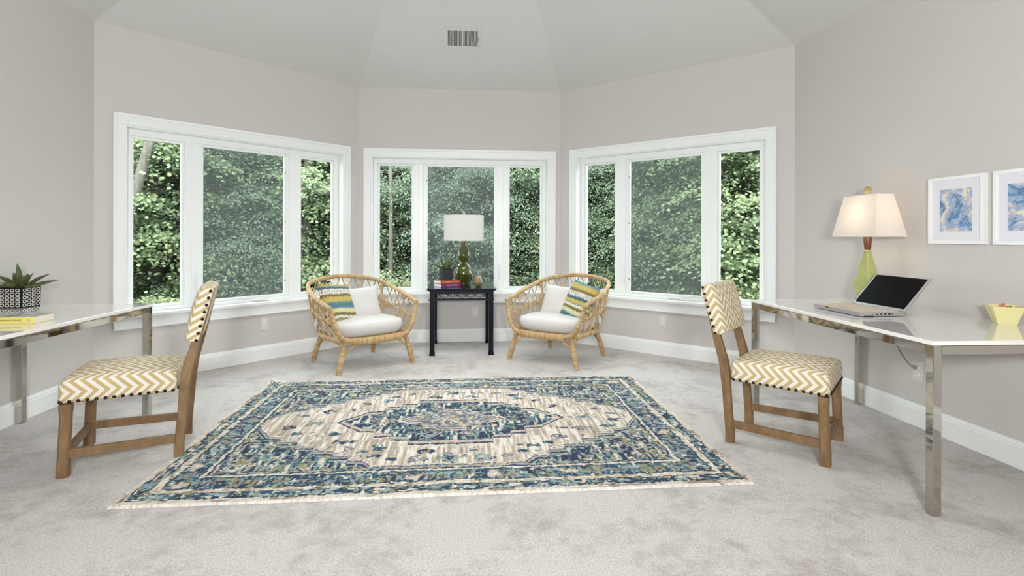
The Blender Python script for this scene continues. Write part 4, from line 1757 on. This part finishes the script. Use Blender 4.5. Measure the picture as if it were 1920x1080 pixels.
    put(m & (cs > 0.68), 'white')
    put(m & (cs < 0.34), 'taupe')
    put(m & (cs2 < 0.14) & (cs < 0.5), 'mud')
    put(field & (d > 0.004) & (d < 0.020), 'slate')
    put(field & (d > 0.020) & (d < 0.030), 'cream')
    # little paired hook leaves along the steps and blossoms in the cream field
    bl = [(0.0, -0.595, .052, ('ink', 'aqua', 'ink'), 4), (-.175, -.600, .036, ('ink', 'grey', 'cream'), 3), (.170, -.600, .036, ('navy', 'aqua', 'sand'), 3), (-.135, -.505, .034, ('ink', 'navy', 'grey'), 2), (.135, -.505, .034, ('ink', 'cream', 'teal'), 2),
          (-.305, -.585, .026, ('grey', 'teal', 'navy'), 2), (.300, -.580, .026, ('slate', 'grey', 'cream'), 2), (-.395, -.540, .024, ('ink', 'navy', 'ink'), 2), (.395, -.540, .024, ('ink', 'teal', 'ink'), 2), (-.47, -.48, .022, ('teal', 'sea', 'navy'), 2), (.46, -.46, .024, ('ink', 'teal', 'ink'), 2),
          (-.56, -.43, .024, ('navy', 'grey', 'cream'), 3), (.55, -.42, .024, ('ink', 'navy', 'ink'), 2), (-.39, -.44, .036, ('ink', 'teal', 'ink'), 3), (.39, -.44, .034, ('slate', 'sand', 'teal'), 2), (-.62, -.33, .030, ('ink', 'navy', 'teal'), 2), (.62, -.33, .034, ('ink', 'grey', 'navy'), 3), (-.55, -.33, .024, ('slate', 'aqua', 'ink'), 2),
          (-.78, -.20, .036, ('ink', 'cream', 'grey'), 2), (.78, -.20, .038, ('ink', 'grey', 'gold'), 4), (-.90, -.19, .026, ('grey', 'teal', 'grey'), 2), (.68, -.19, .034, ('navy', 'sand', 'teal'), 2), (-.68, -.20, .030, ('ink', 'teal', 'ink'), 2), (-.98, -.07, .034, ('navy', 'ink', 'grey'), 3), (1.02, -.08, .030, ('navy', 'teal', 'ink'), 2), (.95, -.18, .030, ('ink', 'teal', 'navy'), 2),
          (0.0, .575, .050, ('ink', 'aqua', 'navy'), 5), (.17, .57, .034, ('slate', 'grey', 'cream'), 3), (-.17, .57, .034, ('ink', 'cream', 'grey'), 3), (.13, .48, .034, ('ink', 'aqua', 'navy'), 2), (-.13, .48, .034, ('ink', 'navy', 'aqua'), 2), (.30, .56, .028, ('ink', 'grey', 'navy'), 2), (-.30, .56, .028, ('ink', 'teal', 'navy'), 2), (.42, .50, .026, ('ink', 'teal', 'ink'), 2), (-.42, .50, .026, ('ink', 'teal', 'grey'), 2),
          (.45, .42, .034, ('slate', 'aqua', 'ink'), 3), (-.45, .42, .034, ('slate', 'aqua', 'ink'), 3), (.58, .36, .028, ('ink', 'navy', 'grey'), 2), (-.58, .36, .028, ('ink', 'navy', 'grey'), 2), (.66, .22, .032, ('ink', 'navy', 'sand'), 3), (-.66, .22, .032, ('ink', 'cream', 'navy'), 3), (.80, .20, .034, ('ink', 'cream', 'grey'), 4), (-.80, .20, .032, ('ink', 'navy', 'cream'), 3), (.95, .14, .026, ('teal', 'grey', 'navy'), 2), (-.95, .14, .026, ('teal', 'grey', 'navy'), 2), (1.04, .05, .024, ('grey', 'teal', 'ink'), 2)]
    for cx, cy, r_, keys, npt in bl:
        flowers(cx, cy, r_ * 1.45, keys, 0, npt, 0.85)
    for sx in (-1, 1):
        for sy in (-1, 1):
            for cx, cy in ((.42, .635 - .06), (.50, .56), (.585, .49), (.69, .42), (.80, .345), (.90, .27)):
                dx, dy = sx * X - cx, sy * Y - cy
                q1 = dx * 0.86 + dy * 0.5
                q2 = -dx * 0.5 + dy * 0.86
                e = (q1 / 0.046) ** 2 + (q2 / 0.016) ** 2
                put((e < 1.0), 'slate')
                put((e < 0.55), 'cream')
    # pendants at the medallion tips
    for sx in (-1, 1):
        dx = np.abs(sx * X - 0.84)
        e = dx / 0.105 + B / 0.060
        put(e < 1.0, 'taupe')
        put(e < 0.86, 'cream')
        flowers(sx * 0.84, 0, 0.062, ('ink', 'aqua', 'teal'), 0, 6, 0.7)
        put((np.abs(sx * X - 0.73) < 0.03) & (B < 0.008), 'slate')
    # --- central medallion
    mp = [(0, .405), (.235, .405), (.245, .330), (.345, .330), (.355, .275), (.440, .275), (.450, .195), (.545, .185), (.715, 0.0), (1.5, -0.8)]
    hm = staircase(mp, A)
    d = hm - B
    put((d > -0.020) & (d <= -0.004), 'cream')
    put((d > -0.004) & (d <= 0.016), 'navy')
    put((d > 0.016) & (d <= 0.026), 'taupe')
    put((d > 0.026) & (d <= 0.050), 'sand')
    put((d > 0.050) & (d <= 0.060), 'slate')
    m = d > 0.060
    s3 = stroke(64, 16, 41)
    put(m, 'teal')
    put(m & (s3 > 0.54), 'sea')
    put(m & (s3 > 0.65), 'aqua')
    put(m & (s3 < 0.42), 'navy')
    put(m & (s3 > 0.73), 'cream')
    fr = random.Random(9)
    for k in range(46):
        cx, cy = fr.uniform(0.0, 0.50), fr.uniform(0.02, 0.34)
        if cy > np.interp(cx, [0, .235, .345, .44, .545, .7], [.36, .34, .27, .20, .11, 0]) - 0.05:
            continue
        keys = fr.choice([('navy', 'cream', 'teal'), ('ink', 'aqua', 'navy'), ('sand', 'navy', 'aqua'), ('navy', 'grey', 'gold')])
        r_ = fr.uniform(0.026, 0.045)
        for sx in (-1, 1):
            for sy in (-1, 1):
                flowers(sx * cx, sy * cy, r_, keys, k, fr.choice([3, 4, 5]), 0.75, fr.uniform(0, 6))
    # inner diamond
    cp = [(0, .175), (.085, .175), (.095, .120), (.17, .120), (.18, .070), (.25, .055), (.33, 0), (1.5, -.8)]
    hc = staircase(cp, A)
    d = hc - B
    put((d > -0.014) & (d <= 0.0), 'cream')
    put((d > 0.0) & (d <= 0.012), 'navy')
    put((d > 0.012) & (d <= 0.030), 'sand')
    put((d > 0.030) & (d <= 0.040), 'slate')
    m = d > 0.040
    s4 = stroke(38, 30, 51)
    put(m, 'grey')
    put(m & (s4 > 0.55), 'gold')
    put(m & (s4 > 0.68), 'sand')
    put(m & (s4 < 0.36), 'slate')
    for k in range(10):
        flowers(fr.uniform(-.17, .17), fr.uniform(-.09, .09), 0.030, fr.choice([('navy', 'aqua', 'gold'), ('ink', 'gold', 'cream'), ('teal', 'cream', 'ink')]), k, 4, 0.8)
    # --- borders, measured from the rug edge
    e = np.minimum(RW - A, RH - B)
    end = (RW - A) < (RH - B)              # along the short sides
    def strokeb(f1, f2, seed):
        return np.where(end, vnoise(X0 * f2 + 90, Y0 * f1 + 90, seed), vnoise(X0 * f1 + 90, Y0 * f2 + 90, seed))
    b1 = strokeb(18, 52, 61)
    b2 = strokeb(34, 74, 62)
    b3 = strokeb(12, 30, 63)
    wob = 0.010 * (b2 - 0.5)
    ew = e + wob
    m = ew < 0.305
    put(m, 'sand')
    put(m & (b1 > 0.56), 'gold')
    put(m & (b1 < 0.36), 'slate')
    put((ew < 0.292) & (ew > 0.278), 'navy')
    put((ew < 0.278) & (ew > 0.262), 'cream')
    put((ew < 0.262) & (ew > 0.246), 'deep')
    m = (ew < 0.246) & (ew > 0.140)
    put(m, 'sea')
    put(m & (b2 > 0.54), 'grey')
    put(m & (b2 < 0.42), 'deep')
    put(m & (b1 < 0.30), 'navy')
    put(m & (b1 > 0.70), 'aqua')
    put(m & (b3 > 0.70) & (b2 > 0.45), 'gold')
    fr = random.Random(3)
    W = 1.26
    for sgn in (-1, 1):
        x = -W
        k = 0
        while x < W:
            r_ = fr.uniform(0.040, 0.056)
            keys = fr.choice([('ink', 'sand', 'cream'), ('slate', 'grey', 'ink'), ('white', 'aqua', 'ink'), ('navy', 'grey', 'gold'), ('ink', 'gold', 'slate')])
            flowers(x, sgn * (RH - 0.193 + fr.uniform(-.012, .012)), r_, keys, k, fr.choice([4, 5, 6]), 0.72, fr.uniform(0, 6))
            x += fr.uniform(0.095, 0.15)
            k += 1
        y = -0.82
        while y < 0.82:
            r_ = fr.uniform(0.036, 0.052)
            keys = fr.choice([('ink', 'sand', 'cream'), ('slate', 'grey', 'ink'), ('white', 'aqua', 'ink'), ('navy', 'grey', 'gold')])
            flowers(sgn * (RW - 0.193 + fr.uniform(-.012, .012)), y, r_, keys, k, fr.choice([4, 5, 6]), 1.2, fr.uniform(0, 6))
            y += fr.uniform(0.10, 0.15)
    put((ew < 0.150) & (ew > 0.138), 'deep')
    m = (ew < 0.138) & (ew > 0.104)
    put(m, 'cream')
    put(m & (b1 > 0.60), 'sand')
    put(m & (b2 > 0.72), 'gold')
    put(m & (b2 < 0.22), 'white')
    m = (ew < 0.104) & (ew > 0.042)
    put(m, 'sea')
    put(m & (b3 < 0.55), 'deep')
    put(m & (b1 < 0.42), 'navy')
    put(m & (b1 > 0.66), 'aqua')
    put(m & (b2 > 0.76), 'cream')
    put(m & (b3 > 0.76) & (b2 > 0.4), 'gold')
    put((ew < 0.104) & (ew > 0.098), 'navy')
    put((ew < 0.098) & (ew > 0.06) & (b2 > 0.60) & (b2 < 0.66), 'grey')
    put((ew < 0.048) & (ew > 0.040), 'navy')
    m = ew <= 0.040
    put(m, 'cream')
    put(m & (b3 > 0.52) & (b2 > 0.30), 'taupe')
    put(m & (b3 > 0.58) & (b2 > 0.45), 'mud')
    put(e < 0.012, 'white')
    # hooked loops of odd colours mottling the blue and grey areas
    blue = np.isin(KI, [names.index(k) for k in ('navy', 'ink', 'teal', 'deep', 'aqua', 'sea', 'grey', 'slate', 'gold')])
    q1 = np.where(end, vnoise(X0 * 42 + 7, Y0 * 78, 91), vnoise(X0 * 78 + 7, Y0 * 42, 91))
    q2 = np.where(end, vnoise(X0 * 50, Y0 * 95, 92), vnoise(X0 * 95, Y0 * 50, 92))
    q3 = vnoise(X0 * 34, Y0 * 34, 93)
    inner = ew > 0.30
    q1 = np.where(inner, 0.5 + (q1 - 0.5) * 0.78, q1)
    q2 = np.where(inner, 0.5 + (q2 - 0.5) * 0.78, q2)
    put(blue & (q1 > 0.77), 'aqua')
    put(blue & (q1 < 0.21), 'navy')
    put(blue & (q2 > 0.80) & (q3 > 0.4), 'sea')
    put(blue & (q2 < 0.17), 'deep')
    put(blue & (q2 > 0.70) & (q3 > 0.70), 'gold')
    put(blue & (q1 > 0.60) & (q3 < 0.22), 'cream')
    # yarn-scale variation in dye
    yarn = (0.84 + 0.28 * vnoise(X0 * 150, Y0 * 150, 71)) * (0.84 + 0.30 * np.where(end, vnoise(X0 * 30, Y0 * 130, 72), vnoise(X0 * 130, Y0 * 30, 72)))
    C *= yarn[..., None]
    # mesh
    s, t = (Ug + 1) / 2, (Vg + 1) / 2
    P = [np.array(q) for q in (QFL, QFR, QBR, QBL)]
    xy = (P[0] * ((1 - s) * (1 - t))[..., None] + P[1] * (s * (1 - t))[..., None] + P[2] * (s * t)[..., None] + P[3] * ((1 - s) * t)[..., None])
    edge = np.minimum(RW - np.abs(X0), RH - np.abs(Y0))
    z = 0.011 + 0.0022 * (vnoise(X0 * 120, Y0 * 120, 81) - 0.5) + 0.003 * (vnoise(X0 * 3, Y0 * 3, 82) - 0.5)
    z = z * np.clip(edge / 0.006, 0.08, 1)
    dc = np.hypot(X0 + RW, Y0 - RH)
    z = z + 0.030 * np.clip(1 - dc / 0.10, 0, 1) ** 1.3
    co = np.dstack([xy, z]).reshape(-1, 3)
    me = bpy.data.meshes.new('area_rug')
    nv = co.shape[0]
    idx = np.arange(nv).reshape(nx + 1, ny + 1)
    quads = np.stack([idx[:-1, :-1], idx[1:, :-1], idx[1:, 1:], idx[:-1, 1:]], -1).reshape(-1, 4)
    nf = len(quads)
    me.vertices.add(nv)
    me.vertices.foreach_set('co', co.ravel())
    me.loops.add(nf * 4)
    me.loops.foreach_set('vertex_index', quads.ravel().astype(np.int32))
    me.polygons.add(nf)
    me.polygons.foreach_set('loop_start', np.arange(0, nf * 4, 4, dtype=np.int32))
    me.update(calc_edges=True)
    me.polygons.foreach_set('use_smooth', np.ones(nf, bool))
    at = me.attributes.new('pattern', 'FLOAT_COLOR', 'POINT')
    rgba = np.concatenate([C.reshape(-1, 3), np.ones((nv, 1))], 1)
    at.data.foreach_set('color', rgba.ravel().astype(np.float32))
    me.materials.append(MAT['rug'])
    o = bpy.data.objects.new('area_rug', me)
    COL.objects.link(o)
    tag(o, 'blue and cream medallion rug lying on the carpet in the middle of the room', 'rug')
    return o


make_rug()

# ------------------------------------------------------------------ the woods outside
GZ = -1.3
m = MB()
m.add([(-40, 6.9, GZ), (40, 6.9, GZ), (40, 70, GZ), (-40, 70, GZ), (-40, -4, GZ), (-3.4, -4, GZ), (-3.4, 6.9, GZ), (40, -4, GZ), (3.5, -4, GZ), (3.5, 6.9, GZ)],
      [(0, 6, 9, 1, 2, 3), (4, 5, 6, 0), (8, 7, 1, 9)])
tag(m.build('ground', MAT['ground']), kind='structure')

LEAF = np.array([(0, 0), (0.30, 0.10), (0.50, 0.38), (0.33, 0.50), (0.42, 0.76), (0.16, 0.74), (0, 1.0), (-0.16, 0.74), (-0.42, 0.76), (-0.33, 0.50), (-0.50, 0.38), (-0.30, 0.10)])
LEAF2 = np.array([(0, 0), (0.22, 0.18), (0.34, 0.45), (0.22, 0.75), (0, 1.0), (-0.22, 0.75), (-0.34, 0.45), (-0.22, 0.18)])


def foliage_mesh(name, seed, rx, rz, ncl, per, leaf, mat, shape, spread=0.42, droop=0.35, fill=0.35):
    rs = np.random.RandomState(seed)
    d = rs.normal(size=(ncl, 3))
    d /= np.linalg.norm(d, axis=1)[:, None]
    rad = fill + (1 - fill) * rs.rand(ncl) ** 0.55
    cc = d * rad[:, None] * np.array([rx, rx, rz])
    out = d * np.array([1, 1, 0.2])
    out /= np.linalg.norm(out, axis=1)[:, None]
    ctint = rs.rand(ncl)
    n = ncl * per
    ci = np.repeat(np.arange(ncl), per)
    off = rs.normal(size=(n, 3)) * np.array([spread, spread, spread * 0.17])
    hr = np.hypot(off[:, 0], off[:, 1])
    off[:, 2] -= droop * hr * hr / spread * 0.6
    pos = cc[ci] + off
    # leaf frame
    nrm = np.array([0, 0, 1.0]) + 0.55 * out[ci] + rs.normal(size=(n, 3)) * 0.38
    nrm /= np.linalg.norm(nrm, axis=1)[:, None]
    dr = off * np.array([1, 1, 0]) / (hr[:, None] + 0.05) + out[ci] * 0.6 + rs.normal(size=(n, 3)) * 0.4 + np.array([0, 0, -0.35])
    dr -= nrm * (dr * nrm).sum(1)[:, None]
    dr /= np.linalg.norm(dr, axis=1)[:, None] + 1e-9
    sd = np.cross(dr, nrm)
    sz = leaf * (0.65 + 0.7 * rs.rand(n))
    k = len(shape)
    bend = -0.18 * (shape[:, 1] ** 2) - 0.25 * np.abs(shape[:, 0])
    co = (pos[:, None, :] + sz[:, None, None] * (shape[None, :, 0:1] * sd[:, None, :] + shape[None, :, 1:2] * dr[:, None, :] + bend[None, :, None] * nrm[:, None, :]))
    co = co.reshape(-1, 3)
    me = bpy.data.meshes.new(name)
    me.vertices.add(n * k)
    me.vertices.foreach_set('co', co.ravel())
    me.loops.add(n * k)
    me.loops.foreach_set('vertex_index', np.arange(n * k, dtype=np.int32))
    me.polygons.add(n)
    me.polygons.foreach_set('loop_start', np.arange(0, n * k, k, dtype=np.int32))
    me.update(calc_edges=True)
    at = me.attributes.new('tint', 'FLOAT', 'FACE')
    tint = np.clip(0.55 * ctint[ci] + 0.45 * rs.rand(n), 0, 0.96)
    tint[rs.rand(n) < 0.012] = 1.0
    at.data.foreach_set('value', tint.astype(np.float32))
    me.materials.append(mat)
    return me


def trunk_mb(h, r, lean, seed, nb, rx, zc):
    rd = random.Random(seed)
    m = MB()
    pts = []
    x = y = 0
    for k in range(9):
        t = k / 8
        pts.append(Vector((lean * h * t + 0.10 * math.sin(3 * t + seed), 0.12 * math.sin(2.3 * t + seed * 2), h * t)))
    m.tube(pts, [r * (1 - 0.6 * k / 8) for k in range(9)], 10)
    for b in range(nb):
        t = 0.25 + 0.7 * b / nb
        i = int(t * 8)
        p = pts[i]
        a = rd.uniform(0, 2 * PI)
        L = rx * rd.uniform(0.5, 0.95)
        q = [p, p + Vector((math.cos(a) * L * 0.4, math.sin(a) * L * 0.4, L * 0.30)), p + Vector((math.cos(a + .2) * L * 0.75, math.sin(a + .2) * L * 0.75, L * 0.42)), p + Vector((math.cos(a + .3) * L, math.sin(a + .3) * L, L * 0.40))]
        m.tube(catmull(q, 3), [r * 0.34 * (1 - 0.085 * k) for k in range(10)], 6)
    return m


leafA = m_leaf('maple_leaf_green', (68, 82, 56), (114, 127, 92), (126, 114, 78))
leafB = m_leaf('grey_green_leaf', (54, 68, 55), (102, 115, 95), (108, 114, 84))
leafC = m_leaf('deep_green_leaf', (50, 64, 46), (94, 108, 80), (108, 106, 70))
leafD = m_leaf('pale_yellow_leaf', (76, 84, 54), (108, 114, 80), (118, 112, 78))
FOL = {
    'maple': foliage_mesh('maple_foliage', 1, 2.0, 3.1, 185, 320, 0.060, leafA, LEAF, 0.33),
    'beech': foliage_mesh('beech_foliage', 2, 2.0, 3.1, 210, 330, 0.043, leafB, LEAF2, 0.31),
    'dark': foliage_mesh('dark_foliage', 3, 2.1, 3.2, 200, 300, 0.048, leafC, LEAF2, 0.35),
    'shrub': foliage_mesh('shrub_foliage', 4, 0.8, 0.75, 110, 90, 0.042, leafD, LEAF2, 0.16, 0.25, 0.55),
}
for me in FOL.values():
    me.transform(Matrix.Translation((0, 0, 0)))


def tree(kind, bearing, dist, zc, scale, label, group, seed, lean=0.0, r=0.16, bark='bark_dark', cat='tree'):
    b = R(bearing)
    root = empty({'maple': 'maple_tree', 'beech': 'beech_tree', 'dark': 'forest_tree', 'shrub': 'garden_shrub'}[kind],
                 (dist * math.sin(b), dist * math.cos(b), GZ), R(seed * 67 % 360) if abs(lean) < 0.01 else 0, label, cat, group)
    o = bpy.data.objects.new('foliage', FOL[kind])
    COL.objects.link(o)
    o.parent = root
    o.location = (0, 0, zc - GZ)
    o.scale = (scale, scale, scale)
    if kind != 'shrub':
        trunk_mb(zc - GZ + 2.6 * scale, r, lean, seed, 10, 1.9 * scale, zc).build('trunk', MAT[bark], root)
    else:
        trunk_mb(zc - GZ + 0.3, 0.03, 0, seed, 6, 0.6, zc).build('stem', MAT['bark_dark'], root)
    return root


G1 = 'trees just outside the windows'
G2 = 'trees farther back in the woods'
tree('maple', -27.6, 12.6, 1.5, 0.95, 'bright maple just beyond the left pane of the left window', G1, 1)
tree('beech', -21.0, 13.0, 1.4, 1.0, 'pale grey-green tree just beyond the wide pane of the left window', G1, 2)
tree('maple', -14.4, 13.2, 1.3, 0.95, 'bright maple just beyond the right pane of the left window', G1, 3)
tree('beech', -6.3, 13.4, 1.3, 0.95, 'pale grey-green tree just beyond the left pane of the middle window', G1, 4)
tree('beech', 0.6, 12.8, 1.4, 1.0, 'pale grey-green tree just beyond the wide pane of the middle window, behind the gourd lamp', G1, 5)
tree('dark', 7.4, 13.2, 1.5, 0.95, 'deep green tree just beyond the right pane of the middle window', G1, 6)
tree('beech', 15.0, 13.4, 1.4, 0.95, 'pale grey-green tree just beyond the left pane of the right window', G1, 7)
tree('dark', 21.4, 12.6, 1.4, 1.0, 'deep green tree just beyond the wide pane of the right window', G1, 8)
tree('maple', 28.6, 11.6, 1.6, 0.95, 'bright maple just beyond the right pane of the right window', G1, 9)
for k, (bb, dd) in enumerate([(-31, 15.5), (-24.5, 16.0), (-17.6, 16.2), (-10.6, 15.6), (-3.0, 16.4), (4.4, 16.0), (11.0, 15.6), (18.2, 16.4), (25.0, 16.0), (32.0, 15.6)]):
    tree(('dark', 'beech')[k % 2], bb, dd, 2.0, 1.15, 'tree in the second rank of the woods, half hidden by nearer leaves', G2, 20 + k)
for k in range(12):
    tree('dark', -35 + k * 6.4, 21.5 + (k % 3) * 0.8, 3.0, 1.7, 'tall dark tree at the back of the woods, seen only through gaps', 'dark trees at the back of the woods', 40 + k, r=0.25)
# the trunks the photo shows: bare stems between the crowns
def stem(bearing, dist, lean, r, bark, label, seed):
    b = R(bearing)
    o = trunk_mb(8.0, r, lean, seed, 0, 1.6, 3).build('tree_trunk', MAT[bark])
    o.location = (dist * math.sin(b), dist * math.cos(b), GZ)
    o.rotation_euler = (0, 0, -b)
    tag(o, label, 'trunk', 'bare trunks among the leaves')


stem(-32.9, 10.7, 0.25, 0.10, 'bark_grey', 'leaning grey trunk beyond the left pane of the left window', 3)
stem(-15.0, 12.3, 0.0, 0.13, 'bark_grey', 'upright grey trunk beyond the right pane of the left window', 5)
stem(-7.5, 11.6, 0.03, 0.055, 'bark_grey', 'thin pale trunk beyond the left pane of the middle window', 8)
stem(28.6, 12.2, 0.0, 0.15, 'bark_dark', 'dark trunk beyond the right pane of the right window', 6)
for bb, dd, zc, lab in ((-28.2, 8.6, -0.35, 'pale yellow-green shrub at the foot of the left window, left pane'),
                        (-20.0, 8.6, -0.45, 'pale yellow-green shrub at the foot of the left window, wide pane'),
                        (-7.6, 9.0, -0.10, 'pale rounded shrub at the foot of the middle window, left pane'),
                        (29.5, 8.8, -0.40, 'pale shrub at the foot of the right window, behind the right dining chair')):
    tree('shrub', bb, dd, zc, 1.0, lab, 'pale shrubs below the windows', int(bb) % 17, cat='shrub')
